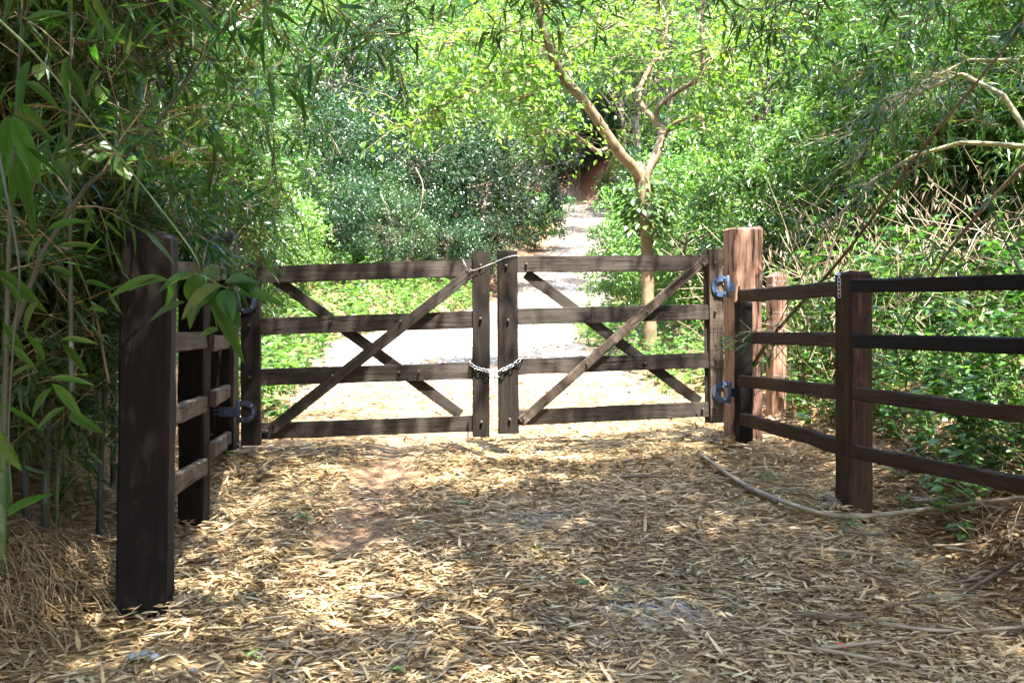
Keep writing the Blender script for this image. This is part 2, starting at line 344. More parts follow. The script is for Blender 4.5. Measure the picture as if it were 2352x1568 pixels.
def sticks(A, B, r0, r1, sag=0.0, k=3, mid=None):          # many thin two-piece twigs at once
    A = np.asarray(A, float); B = np.asarray(B, float); n = len(A)
    Mx = (A + B) / 2 + np.array([0, 0, 1.0]) * (np.broadcast_to(sag, (n,)) * np.linalg.norm(B - A, axis=1))[:, None] if mid is None else mid
    d = norm(B - A); up = np.tile([.2, .3, .93], (n, 1)); a = norm(np.cross(d, up)); b = np.cross(d, a)
    r0 = np.broadcast_to(r0, (n,)); r1 = np.broadcast_to(r1, (n,))
    th = np.arange(k) * 2 * math.pi / k
    ring = np.cos(th)[None, :, None] * a[:, None] + np.sin(th)[None, :, None] * b[:, None]
    V = np.stack([A[:, None] + ring * r0[:, None, None], Mx[:, None] + ring * ((r0 + r1) / 2)[:, None, None], B[:, None] + ring * r1[:, None, None]], 1).reshape(n, -1, 3)
    T = []
    for s in range(2):
        for j in range(k):
            j2 = (j + 1) % k; T += [(s * k + j, s * k + j2, s * k + k + j2), (s * k + j, s * k + k + j2, s * k + k + j)]
    T = np.array(T); off = np.arange(n)[:, None, None] * (3 * k)
    return V.reshape(-1, 3), (T[None] + off).reshape(-1, 3)
def leaves(P, D, N, L, W, kind='diamond', fold=.18, droop=.12):
    P = np.asarray(P, float); n = len(P); D = norm(np.asarray(D, float)); N = np.asarray(N, float)
    S = norm(np.cross(D, N)); N = norm(np.cross(S, D))
    L = np.broadcast_to(L, (n,))[:, None]; W = np.broadcast_to(W, (n,))[:, None]; dr = np.broadcast_to(droop, (n,))[:, None]; fo = np.broadcast_to(fold, (n,))[:, None]
    if kind == 'diamond':
        V = np.stack([P, P + D * L * .45 + S * W * .5 + N * W * fo, P + D * L - N * L * dr, P + D * L * .45 - S * W * .5 + N * W * fo], 1)
        T = np.array([(0, 1, 2), (0, 2, 3)])
    else:
        if kind == 'lance': ts, ws = [0, .22, .6, 1], [0, 1, .72, 0]
        else: ts, ws = [0, .28, .62, 1], [0, .88, .9, 0]
        rows = [P]
        for t, q in zip(ts[1:3], ws[1:3]):
            c = P + D * L * t - N * L * dr * t * t
            rows += [c + S * W * .5 * q + N * W * fo, c - S * W * .5 * q + N * W * fo]
        rows.append(P + D * L - N * L * dr)
        # a midrib row keeps the fold
        rows += [P + D * L * ts[1] - N * L * dr * ts[1] ** 2, P + D * L * ts[2] - N * L * dr * ts[2] ** 2]
        V = np.stack(rows, 1)
        T = np.array([(0, 1, 6), (0, 6, 2), (1, 3, 7), (1, 7, 6), (6, 7, 4), (6, 4, 2), (3, 5, 7), (7, 5, 4)])
    k = V.shape[1]
    return V.reshape(-1, 3), (T[None] + np.arange(n)[:, None, None] * k).reshape(-1, 3)
def rdir(n, r=None):
    return norm((r or rng).standard_normal((n, 3)))

# squared timber between two points: w along side vector, t along the other; chamfered and a little uneven
def beam(name, p0, p1, w, t, mat, parent, side=(1, 0, 0), origin=None, seg=9, jit=.002, ch=.006, bow=0.0, topch=0.0, seed=0):
    r = np.random.default_rng(seed + 11)
    p0 = Vector(p0); p1 = Vector(p1); z = (p1 - p0); Ln = z.length; z.normalize()
    x = Vector(side); x = (x - z * x.dot(z)).normalized(); y = z.cross(x)
    hw, ht = w / 2, t / 2
    sec = np.array([(-hw, -ht + ch), (-hw + ch, -ht), (hw - ch, -ht), (hw, -ht + ch), (hw, ht - ch), (hw - ch, ht), (-hw + ch, ht), (-hw, ht - ch)])
    zs = np.linspace(0, Ln, seg)
    fac = np.ones(seg)
    if topch: zs = np.append(zs[:-1], [Ln - topch, Ln]); fac = np.append(np.ones(seg), [1 - 2 * topch / w * .8]); seg += 1
    V = []
    for q, f in zip(zs, fac):
        s = sec * f + r.normal(0, jit, (8, 2)); s = s + np.array([bow * math.sin(math.pi * q / Ln), 0])
        V.append(np.column_stack([s, np.full(8, q) + (r.normal(0, jit * 1.5, 8) if q > 0 else 0)]))
    V = np.vstack(V)
    i = np.arange(seg - 1)[:, None] * 8; j = np.arange(8)[None]; j2 = (j + 1) % 8
    q = np.stack([i + j, i + j2, i + 8 + j2, i + 8 + j], -1).reshape(-1, 4)
    T = np.vstack([q[:, [0, 1, 2]], q[:, [0, 2, 3]]])
    c = len(V); V = np.vstack([V, [[0, 0, 0], [0, 0, Ln]]]); jj = np.arange(8); jn = (jj + 1) % 8
    T = np.vstack([T, np.stack([jn, jj, np.full(8, c)], -1), np.stack([(seg - 1) * 8 + jj, (seg - 1) * 8 + jn, np.full(8, c + 1)], -1)])
    o = obj(name, mesh(name, V, T, mat), parent)
    R = Matrix((x, y, z)).transposed()
    o.rotation_euler = R.to_euler(); org = Vector(parent.location) if parent is not None and origin is None else Vector(origin or (0, 0, 0))
    o.location = p0 - org
    return o

# ------------------------------------------------------------------ the ground
def axis(a, b, fine0, fine1, df, g=1.13):
    c = list(np.arange(fine0, fine1 + 1e-6, df)); s = df
    lo = [fine0]
    while lo[-1] > a: s *= g; lo.append(lo[-1] - s)
    s = df; hi = [fine1]
    while hi[-1] < b: s *= g; hi.append(hi[-1] + s)
    return np.array(lo[::-1][:-1] + c + hi[1:])
gx = axis(-320, 320, -4.2, 4.2, .06, 1.10); gy = axis(-60, 420, 3.6, 12.0, .06, 1.06)
XX, YY = np.meshgrid(gx, gy)
ZZ = H(XX, YY)
gv = np.column_stack([XX.ravel(), YY.ravel(), ZZ.ravel()])
nx, ny = len(gx), len(gy)
ii = (np.arange(ny - 1)[:, None] * nx + np.arange(nx - 1)[None]).ravel()
gme = mesh('ground', gv, np.stack([ii, ii + 1, ii + nx + 1, ii + nx], -1), 'ground', smooth=True)
d_ = np.abs(XX - np.interp(YY, RY, RC)) - np.interp(YY, RY, RW)
roadm = (1 - sstep(-.5, .25, d_)) * sstep(9.5, 14, YY)
patch = np.exp(-(((XX - .75) / .55) ** 2 + ((YY - 5.0) / .5) ** 2)) + .8 * np.exp(-(((XX - .2) / .5) ** 2 + ((YY - 6.4) / .35) ** 2))
redm = sstep(0, .8, d_) * sstep(38, 46, YY) + .22 * sstep(-.1, .6, d_)
zone = np.zeros((nx * ny, 4), np.float32); zone[:, 0] = np.clip(roadm + patch, 0, 1).ravel(); zone[:, 1] = np.clip(redm, 0, 1).ravel(); zone[:, 2] = ((1 - sstep(11, 15, YY)) * (1 - .9 * np.clip(np.exp(-((XX + .92) / .26) ** 4) * sstep(5.3, 6.0, YY), 0, 1)) * (1 - sstep(1.2, 2.2, d_))).ravel(); zone[:, 3] = 1
ca = gme.color_attributes.new('zone', 'FLOAT_COLOR', 'POINT'); ca.data.foreach_set('color', zone.ravel())
tag(obj('ground', gme), 'red brown earth with gravel track climbing through the gate', kind='structure')

# ------------------------------------------------------------------ dead bamboo leaves on the ground
def litter_density(x, y):
    d = np.abs(x - np.interp(y, RY, RC)) - np.interp(y, RY, RW)
    q = np.ones_like(x)
    rut = np.exp(-((x + .92) / .23) ** 4) * sstep(5.3, 6.0, y) * (1 - sstep(9.5, 11, y)) * (.85 + .9 * vnoise(x * 3, y * 3))
    q -= 1.0 * np.clip(rut, 0, 1)
    q -= .75 * np.exp(-(((x - .78) / .33) ** 2 + ((y - 5.0) / .22) ** 2))
    q -= .8 * np.clip(vnoise(x * 1.6 + 40, y * 1.6) * 2.6 - .3, 0, 1) + .5 * np.exp(-(((x + .75) / .45) ** 2 + ((y - 4.75) / .3) ** 2))
    q *= 1 - .6 * sstep(10, 16, y)
    return np.clip(q, .03, 1)
lit = MB()
for (x0, x1, y0, y1, n, big) in ((-3.2, 3.4, 3.7, 6.0, 50000, 1.0), (-3.4, 3.8, 6.0, 8.6, 38000, 1.0), (-3.2, 4.6, 8.6, 12.5, 17000, 1.1), (-4, 3, 12.5, 19, 7000, 1.3), (-.5, 4, 19, 36, 7000, 1.5), (.8, 5.5, 36, 50, 3000, 2.2), (2.6, 5.5, 5, 12, 7000, 1.1), (-3.1, -1.95, 4.3, 6.3, 7000, 1.25)):
    x = rng.uniform(x0, x1, n); y = rng.uniform(y0, y1, n)
    k = rng.random(n) < litter_density(x, y); x, y = x[k], y[k]; n = len(x)
    th = rng.vonmises(.15, .55, n) + (rng.random(n) < .5) * math.pi
    lift = np.abs(rng.normal(0, .05, n)); up = rng.random(n) < .03; lift[up] = rng.uniform(.25, .8, up.sum())
    D = np.column_stack([np.cos(th), np.sin(th), lift * rng.choice([-.5, 1], n)])
    N = np.column_stack([rng.normal(0, .18, n), rng.normal(0, .18, n), np.ones(n)])
    L = rng.lognormal(math.log(.066), .45, n).clip(.018, .17) * big; W = (L * rng.uniform(.12, .24, n)).clip(.006, .024 * big)
    z = H(x, y) + .004 + .02 * rng.random(n) ** 1.6
    V, T = leaves(np.column_stack([x, y, z]), D, N, L, W, 'lance', fold=rng.uniform(-.1, .35, n), droop=rng.normal(.02, .10, n))
    lit.add(V, T)
tag(obj('leaf_litter', lit.mesh('leaf_litter', 'litter')), 'thick carpet of dry straw-coloured bamboo leaves over the track', 'leaf litter', kind='stuff')

# broken straw-thin twigs in the litter
n = 1500
x = rng.uniform(-3, 3.4, n); y = rng.uniform(3.8, 8.5, n); th = rng.uniform(0, 6.28, n); Ls = rng.lognormal(math.log(.18), .5, n)
A = np.column_stack([x, y, H(x, y) + .02]); xb = x + np.cos(th) * Ls; yb = y + np.sin(th) * Ls
B = np.column_stack([xb, yb, H(xb, yb) + .015 + .04 * rng.random(n)])
V, T = sticks(A, B, .0022, .0012, .03)
tag(obj('twig_litter', MB().add(V, T).mesh('twig_litter', 'dry_twig')), 'thin dry twigs scattered through the fallen leaves', 'twig litter', kind='stuff')

# ------------------------------------------------------------------ posts, fences
def post(name, px, Y, w, top, yaw, mat, parent=None, depth=None, lean=(0, 0), seed=0, topch=.02, base=None):
    X = (px - 1176) / F * Y
    zg = float(H(X, Y)) if base is None else base
    zt = CAMZ + (784 - top) / F * Y
    sv = (math.cos(yaw), math.sin(yaw), 0)
    return beam(name, (X, Y, zg - .35), (X + lean[0], Y + lean[1], zt), w, depth or w, mat, parent, side=sv, seg=11, jit=.0028, ch=w * .06, topch=topch, seed=seed, origin=None if parent is not None else (0, 0, 0))
R_ = math.radians
gp = post('gate_post', 1706, 8.85, .258, 524, R_(11.5), 'post_red', seed=1)
tag(gp, 'thick square reddish timber gatepost with sawn flat top, carrying two blue hinges', 'post')
gp2 = post('gate_post', 507, 8.35, .25, 533, R_(4), 'post_dark', seed=2)
tag(gp2, 'square dark brown gatepost in shade, half hidden by hanging bamboo leaves', 'post')

fr = empty('rail_fence', (2.2, 6.6, .43))
tag(fr, 'dark post and rail fence beside the tangled slope, joining the reddish gatepost', 'fence')
post('fence_post', 1708, 8.58, .115, 690, R_(11), 'post_dark', fr, seed=3)
post('fence_post', 1961, 6.62, .172, 623, R_(19), 'rail_wood', fr, seed=4, topch=.025)
post('fence_post', 2420, 4.98, .175, 615, R_(15), 'post_dark', fr, seed=5)
S1 = [((1700, 680), (1927, 664), .10), ((1700, 775), (1927, 780), .092), ((1700, 874), (1927, 900), .094), ((1706, 962), (1927, 1023), .10)]
S2 = [((1962, 657), (2420, 646), .082), ((1966, 783), (2420, 796), .082), ((1966, 903), (2420, 962), .082), ((1966, 1038), (2420, 1128), .088)]
for i, (a, b, hgt) in enumerate(S1):
    beam('rail', PX(*a, 8.46), PX(*b, 6.68), .05, hgt, 'rail_wood', fr, side=(1, .15, 0), seg=9, jit=.003, ch=.008, seed=20 + i, bow=.01 * (i % 2))
for i, (a, b, hgt) in enumerate(S2):
    beam('rail', PX(*a, 6.47), PX(*b, 4.80), .05, hgt, 'post_dark' if i < 2 else 'rail_wood', fr, side=(1, .3, 0), seg=9, jit=.003, ch=.008, seed=30 + i)

fl = empty('rail_fence', (-1.8, 5.5, .25))
tag(fl, 'dark post and rail fence beside the shady bamboo thicket, ending in a broad post', 'fence')
post('fence_post', 332, 4.97, .236, 537, R_(10), 'post_dark', fl, seed=6, lean=(.025, 0), topch=.03)
post('fence_post', 446, 6.22, .155, 600, R_(2), 'post_dark', fl, seed=7)
LA = [((384, 622), (462, 622)), ((382, 788), (464, 780)), ((378, 958), (466, 928)), ((376, 1124), (468, 1070))]
LB = [((480, 626), (512, 628)), ((484, 788), (520, 786)), ((486, 915), (522, 898)), ((486, 1034), (524, 1004))]
for i, (a, b) in enumerate(LA):
    beam('rail', PX(*a, 5.02), PX(*b, 6.16), .05, .10, 'rail_grey', fl, side=(1, .1, 0), seg=7, jit=.003, ch=.008, seed=40 + i)
for i, (a, b) in enumerate(LB):
    beam('rail', PX(*a, 6.27), PX(*b, 8.25), .05, .10, 'rail_grey', fl, side=(1, .1, 0), seg=7, jit=.003, ch=.008, seed=50 + i)

# ------------------------------------------------------------------ gate leaves
def cyl(r, h, k=10):
    V, T = tube([(0, 0, 0), (0, 0, h * .8), (0, 0, h)], [r, r, r * .7], k); return V, T
bV, bT = cyl(.0095, .02, 8)
bolt_me = mesh('bolt', bV, bT, 'bolt')
def add_bolt(parent, x, y, Y, s=1.0, nrm=Vector((0, -1, 0))):
    o = obj('bolt', bolt_me, parent); o.location = PX(x, y, Y) - parent_world(parent)
    o.rotation_euler = nrm.to_track_quat('Z', 'Y').to_euler(); o.scale = (s, s, s); return o
def parent_world(p):
    v = Vector((0, 0, 0))
    while p is not None: v += Vector(p.location); p = p.parent
    return v

def leaf_gate(label, xs, Zl, Zr, stiles, rails, brace, rear, bolts, matname, hinge_side):
    X0 = PX(xs[0], 784, Zl); X1 = PX(xs[1], 784, Zr)
    base = Vector(((X0.x + X1.x) / 2, (Zl + Zr) / 2, .72))
    g = empty('farm_gate', base); tag(g, label, 'gate', 'two leaves of the farm gate')
    along = (X1 - X0); along.z = 0; along.normalize()
    nrm = Vector((along.y, -along.x, 0))                      # towards the camera
    def pt(x, y, off=0.0):                                    # a point on the gate's own plane, moved off it along the normal
        k = (x - 1176) / F
        # intersect the ray with the vertical plane through X0, X1
        p0 = X0 + nrm * off
        dr = Vector((k, 1, (784 - y) / F)); t = (nrm.x * p0.x + nrm.y * p0.y) / (nrm.x * dr.x + nrm.y * dr.y)
        return Vector((0, 0, CAMZ)) + dr * t
    for i, (xa, ya, xb, yb, wpx, m) in enumerate(stiles):
        wd = wpx / F * (Zl if i == 0 else Zr)
        beam('stile', pt(xb, yb, .0), pt(xa, ya, .0), wd, .066, m, g, side=along, seg=9, jit=.0018, ch=.004, seed=60 + i + int(xs[0]))
    for i, ((xa, ya), (xb, yb), hpx) in enumerate(rails):
        beam('rail', pt(xa, ya), pt(xb, yb), .032, hpx / F * Zl, matname, g, side=nrm, seg=9, jit=.0015, ch=.003, seed=70 + i + int(xs[0]))
    (a, b, bw, m) = brace
    beam('brace', pt(*a, .034), pt(*b, .034), .032, bw, m, g, side=nrm, seg=8, jit=.0012, ch=.003, seed=80 + int(xs[0]))
    (a, b, bw, m) = rear
    beam('brace', pt(*a, -.034), pt(*b, -.034), .032, bw, m, g, side=nrm, seg=8, jit=.0012, ch=.003, seed=90 + int(xs[0]))
    for (x, y, off) in bolts:
        o = obj('bolt', bolt_me, g); o.location = pt(x, y, off) - base; o.rotation_euler = nrm.to_track_quat('Z', 'Y').to_euler(); o.scale = (1.15, 1.15, 1.3)
    return g, pt, nrm, along
FB, FS, FR = .049, .032, .015
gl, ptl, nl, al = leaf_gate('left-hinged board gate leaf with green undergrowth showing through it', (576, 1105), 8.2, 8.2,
    [(577, 604, 577, 1022, 43, 'gate_stile_shaded'), (1105, 578, 1105, 1003, 40, 'gate_stile_shaded')],
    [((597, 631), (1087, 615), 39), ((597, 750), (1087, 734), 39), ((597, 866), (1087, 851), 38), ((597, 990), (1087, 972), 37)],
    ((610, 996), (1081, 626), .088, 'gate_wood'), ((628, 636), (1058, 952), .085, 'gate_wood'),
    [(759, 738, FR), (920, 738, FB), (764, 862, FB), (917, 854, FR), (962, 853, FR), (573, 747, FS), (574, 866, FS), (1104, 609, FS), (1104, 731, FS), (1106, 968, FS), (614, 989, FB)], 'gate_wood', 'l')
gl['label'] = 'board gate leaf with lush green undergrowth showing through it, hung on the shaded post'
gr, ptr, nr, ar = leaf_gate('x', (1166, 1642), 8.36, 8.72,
    [(1165, 576, 1168, 995, 46, 'gate_stile_shaded'), (1641, 572, 1645, 970, 34, 'gate_wood_sawn')],
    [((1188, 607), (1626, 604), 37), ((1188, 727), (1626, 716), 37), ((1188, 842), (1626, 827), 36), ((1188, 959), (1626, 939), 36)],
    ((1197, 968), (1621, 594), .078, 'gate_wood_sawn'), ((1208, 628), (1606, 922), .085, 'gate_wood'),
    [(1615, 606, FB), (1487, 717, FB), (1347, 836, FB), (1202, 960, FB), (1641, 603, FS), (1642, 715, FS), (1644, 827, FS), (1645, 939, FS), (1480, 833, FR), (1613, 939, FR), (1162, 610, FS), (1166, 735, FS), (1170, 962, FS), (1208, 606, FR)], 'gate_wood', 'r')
gr['label'] = 'board gate leaf with bright gravel track behind it, hung from blue hinges'
# thin edge board behind the hinge stile of the sunlit leaf
beam('stile', ptr(1626, 970, -.03), ptr(1622, 574, -.03), .05, .03, 'gate_wood', gr, side=ar, seg=5, seed=99)
# drop bolt hanging at the foot of the shaded leaf
beam('drop_bolt', ptl(1075, 1006, .03), ptl(1075, 968, .03), .012, .012, 'post_dark', gl, side=al, seg=3, jit=0, ch=.002)

def hinge(gate, pt, nrm, along, x, y, mirror, mat, strapmat, toward):
    base = parent_world(gate)
    h = empty('hinge', pt(x, y, .036) - base); h.parent = gate
    R = Matrix((along * mirror, Vector((0, 0, 1)), nrm * 1)).transposed()
    if mirror < 0: pass
    # horseshoe plate, open towards the barrel
    out, inn = [], []
    for i in range(17):
        a = math.pi / 2 + math.pi * i / 16
        out.append((.082 * math.cos(a), .088 * math.sin(a))); inn.append((.040 * math.cos(a), .043 * math.sin(a)))
    out = [(.055, .088)] + out + [(.055, -.088)]; inn = [(.055, .043)] + inn + [(.055, -.043)]
    n = len(out); V = []; 
    for zz in (0, .012):
        V += [(a, b, zz) for a, b in out] + [(a, b, zz) for a, b in inn]
    T = []
    def q(a, b, c, d): T.extend([(a, b, c), (a, c, d)])
    for i in range(n - 1):
        q(2 * n + i, 2 * n + i + 1, 3 * n + i + 1, 3 * n + i); q(i + 1, i, n + i, n + i + 1)
        q(i, i + 1, 2 * n + i + 1, 2 * n + i); q(n + i + 1, n + i, 3 * n + i, 3 * n + i + 1)
    for e in (0, n - 1): q(e, 2 * n + e, 3 * n + e, n + e)
    def world(V): return [(R @ Vector(v)) for v in V]
    obj('horseshoe_plate', mesh('horseshoe_plate', world(V), T, mat), h)
    bv, bt = tube([(.062, -.094, .012), (.062, -.09, .012), (.062, .09, .012), (.062, .094, .012)], [.010, .0155, .0155, .010], 10)
    obj('hinge_barrel', mesh('hinge_barrel', world(bv), bt, mat, True), h)
    for bx, by in ((-.045, .045), (-.045, -.045), (.03, .065), (.03, -.065)):
        o = obj('bolt', bolt_me, h); o.location = R @ Vector((bx, by, .010)); o.rotation_euler = nrm.to_track_quat('Z', 'Y').to_euler(); o.scale = (1.1, 1.1, .9)
    # strap lying on the post
    x0, x1, y0, y1, z0, z1 = .07, .07 + toward, -.04, .034, -.006, .012
    V = [(a, b, c) for a in (x0, x1) for b in (y0, y1) for c in (z0, z1)]
    T = []
    for a, b, c, d in ((0, 1, 3, 2), (4, 6, 7, 5), (0, 4, 5, 1), (2, 3, 7, 6), (0, 2, 6, 4), (1, 5, 7, 3)): q(a, b, c, d)
    obj('strap', mesh('strap', world(V), T, strapmat), h)
    for by in (-.02, .012):
        V, T2 = tube([(x1 - .03, by, .0), (x1 + .045, by, .004)], [.005, .004], 6)
        obj('pin', mesh('pin', world(V), T2, strapmat), h)
    for bx in (.16,):
        o = obj('bolt', bolt_me, h); o.location = R @ Vector((bx, .0, .012)); o.rotation_euler = nrm.to_track_quat('Z', 'Y').to_euler()
    return h
hinge(gr, ptr, nr, ar, 1655, 658, 1, 'hinge_blue', 'hinge_dark', .19)
hinge(gr, ptr, nr, ar, 1658, 901, 1, 'hinge_blue', 'hinge_dark', .17)
hinge(gl, ptl, nl, al, 566, 694, -1, 'hinge_dark', 'hinge_dark', .15)
hinge(gl, ptl, nl, al, 566, 945, -1, 'hinge_dark', 'hinge_dark', .15)

# ------------------------------------------------------------------ chain and wires
def link_mesh(a=.026, b=.0155, r=.0042):
    th = np.linspace(0, 2 * math.pi, 11)[:-1]
    pts = np.column_stack([np.where(np.cos(th) > 0, a - b, b - a) * (np.abs(np.cos(th)) > .2) + b * np.cos(th), b * np.sin(th), th * 0])
    k = 5; V = []; 
    for i, p in enumerate(pts):
        o_ = norm(np.array([math.cos(th[i]), math.sin(th[i]), 0]))
        for j in range(k):
            f = 2 * math.pi * j / k; V.append(p + r * (math.cos(f) * o_ + math.sin(f) * np.array([0, 0, 1])))
    T = []
    for i in range(10):
        for j in range(k):
            a0, a1 = i * k + j, i * k + (j + 1) % k; b0, b1 = ((i + 1) % 10) * k + j, ((i + 1) % 10) * k + (j + 1) % k
            T += [(a0, b0, b1), (a0, b1, a1)]
    return mesh('link', V, T, 'steel', True)
lk = link_mesh()
def chain(name, pts, label, scale=1.0):
    P, _ = smooth_path([tuple(p) for p in pts], [1] * len(pts), 24)
    s = np.concatenate([[0], np.cumsum(np.linalg.norm(np.diff(P, axis=0), axis=1))])
    step = .041 * scale
    e = empty(name, Vector(P[0])); tag(e, label, 'chain')
    for i, q in enumerate(np.arange(step / 2, s[-1], step)):
        p = np.array([np.interp(q, s, P[:, k]) for k in range(3)]); p2 = np.array([np.interp(min(q + .01, s[-1]), s, P[:, k]) for k in range(3)]); p1 = np.array([np.interp(max(q - .01, 0), s, P[:, k]) for k in range(3)])
        x = Vector(p2 - p1).normalized(); up = Vector((.1, -.7, .7)) if i % 2 else Vector((.1, .7, .7))
        z = (up - x * up.dot(x)).normalized(); y = z.cross(x)
        o = obj('link', lk, e); o.location = Vector(p) - e.location; o.rotation_euler = Matrix((x, y, z)).transposed().to_euler(); o.scale = (scale,) * 3
    return e
zf = .052
chain('steel_chain', [ptl(1081, 838, -.06), ptl(1080, 830, .0), ptl(1086, 840, zf), ptl(1105, 848, zf), ptl(1128, 852, zf), ptr(1150, 850, zf + .02), ptr(1178, 838, zf), ptr(1194, 826, zf - .01), ptr(1196, 828, .0), ptr(1184, 842, -.05), ptr(1166, 858, -.06), ptl(1135, 868, -.06), ptl(1105, 860, -.06), ptl(1090, 846, -.06)],
      'shiny steel link chain looped around the two meeting gate stiles', .85)
chain('steel_chain', [PX(1926, 626, 6.56), PX(1927, 640, 6.50), PX(1928, 682, 6.50)], 'thin short length of chain hanging from the top of a dark fence post', .6)
def wire(name, pts, r, label, cat='wire', parent=None, mat='wire'):
    P, R = smooth_path([tuple(p) for p in pts], [r] * len(pts), 5); base = Vector(parent.location) if parent else Vector(P[0])
    V, T = tube(P - np.array(base), R, 5)
    o = obj(name, mesh(name, V, T, mat, True), parent, None if parent else base)
    if not parent: tag(o, label, cat)
    return o
wire('tie_wire', [ptl(1066, 612, .02), ptl(1062, 594, .02), ptl(1068, 606, .06), ptl(1076, 622, .06), ptl(1084, 621, .06), ptl(1078, 616, .06), ptl(1086, 621, .055), ptl(1125, 607, .045), ptr(1160, 592, .06), ptr(1188, 586, .04)], .0017, 'thin steel wire tied from the top board across both gate stiles')

bf = empty('wire_fence', PX(1783, 1010, 9.7)); tag(bf, 'slim reddish fence post with strands of barbed wire leading up the slope', 'fence')
post('fence_post', 1783, 9.7, .145, 627, R_(11), 'post_red', bf, seed=8, topch=.035)
for yy, ya, yb in ((650, 655, 640), (722, 722, 716), (795, 795, 800), (868, 870, 880)):
    A = PX(1764, yy + 6, 9.62); A2 = PX(1784, yy + 2, 9.58); A3 = PX(1802, yy - 4, 9.62)
    endp = PX(2330, yb + 40, 12.5); mid = PX(2050, (ya + yb) / 2 + 34, 11)
    wire('barbed_wire', [A, A2, A3, mid, endp], .003, '', parent=bf)

# ------------------------------------------------------------------ the forked tree beyond the gate
TZ = 14.0
tb = G(1500, 812, 12.5, 16.0); TZ = 14.0
tb = Vector(((1497 - 1176) / F * TZ, TZ, float(H((1497 - 1176) / F * TZ, TZ))))
tree = empty('forked_tree', tb); tag(tree, 'smooth-barked tree forking into two crooked limbs above the track, vines on its trunk', 'tree')
mpx = TZ / F
def limb(name, pts, dz, k=12, n=6, parent=tree):
    P = []; R = []
    for i, (x, y, wd) in enumerate(pts):
        P.append(tuple(PX(x, y, TZ + dz[0] + (dz[1] - dz[0]) * i / (len(pts) - 1)) - tb)); R.append(wd / 2 * mpx * .8)
    Pp, Rr = smooth_path(P, R, n)
    V, T = tube(Pp, Rr, k, .03)
    return Pp + np.array(tb), obj(name, mesh(name, V, T, 'bark_smooth', True), parent)
limb('trunk', [(1500, 880, 46), (1497, 830, 40), (1490, 700, 37), (1487, 600, 36), (1484, 500, 36), (1478, 440, 42), (1470, 400, 44), (1462, 375, 30)], (0, 0), 14)
LM = {}
LM['A'], LA_ = limb('limb', [(1474, 420, 30), (1455, 385, 32), (1432, 362, 31), (1400, 318, 30), (1365, 265, 28), (1335, 225, 27), (1300, 185, 26), (1278, 150, 25), (1262, 110, 22), (1245, 60, 20), (1235, 0, 16), (1222, -90, 9)], (0, -1.2))
LM['B'], LB_ = limb('limb', [(1478, 430, 26), (1486, 395, 29), (1503, 365, 28), (1516, 330, 26), (1521, 300, 25), (1520, 292, 20)], (0, .3))
LM['B1'], _ = limb('branch', [(1519, 312, 20), (1500, 272, 17), (1477, 248, 16), (1468, 215, 17), (1480, 180, 15), (1500, 145, 15), (1521, 122, 13), (1530, 60, 12), (1522, 20, 10), (1500, -20, 8), (1490, -80, 5)], (.3, .8))
LM['B2'], _ = limb('branch', [(1521, 312, 22), (1509, 276, 15), (1513, 247, 15), (1540, 220, 15), (1580, 196, 15), (1607, 178, 14), (1614, 150, 12), (1612, 80, 11), (1615, 0, 9), (1610, -70, 6)], (.3, -.3))
LM['B3'], _ = limb('branch', [(1523, 318, 14), (1545, 287, 11), (1575, 272, 10), (1602, 268, 8), (1614, 280, 7), (1618, 300, 5)], (.3, -.6))
LM['A1'], _ = limb('branch', [(1405, 325, 13), (1392, 342, 12), (1370, 346, 11), (1342, 325, 10), (1310, 306, 8), (1270, 303, 6), (1215, 312, 4)], (-.2, -1.0))
LM['A2'], _ = limb('branch', [(1292, 172, 11), (1255, 156, 9), (1205, 153, 8), (1170, 166, 7), (1130, 186, 6), (1080, 215, 5), (1030, 236, 4.5), (980, 262, 4), (930, 300, 3)], (-.6, -2.0))
LM['A3'], _ = limb('branch', [(1300, 182, 9), (1270, 205, 6), (1225, 215, 5), (1190, 230, 4)], (-.5, -1.2))
LM['C'], _ = limb('branch', [(1265, 115, 9), (1220, 90, 7), (1160, 70, 6), (1090, 90, 5), (1020, 100, 3)], (-.8, -2.2))
LM['D'], _ = limb('branch', [(1610, 150, 8), (1660, 120, 6), (1740, 105, 5), (1810, 60, 4)], (-.3, -1.0))
LM['E'], _ = limb('branch', [(1530, 70, 8), (1450, 60, 6), (1370, 80, 5), (1320, 110, 3)], (.7, -.4))
LM['F'], _ = limb('branch', [(1520, 122, 8), (1560, 118, 6), (1600, 135, 5), (1640, 190, 4), (1700, 230, 3)], (.6, .2))
cr = MB(); tw = MB()
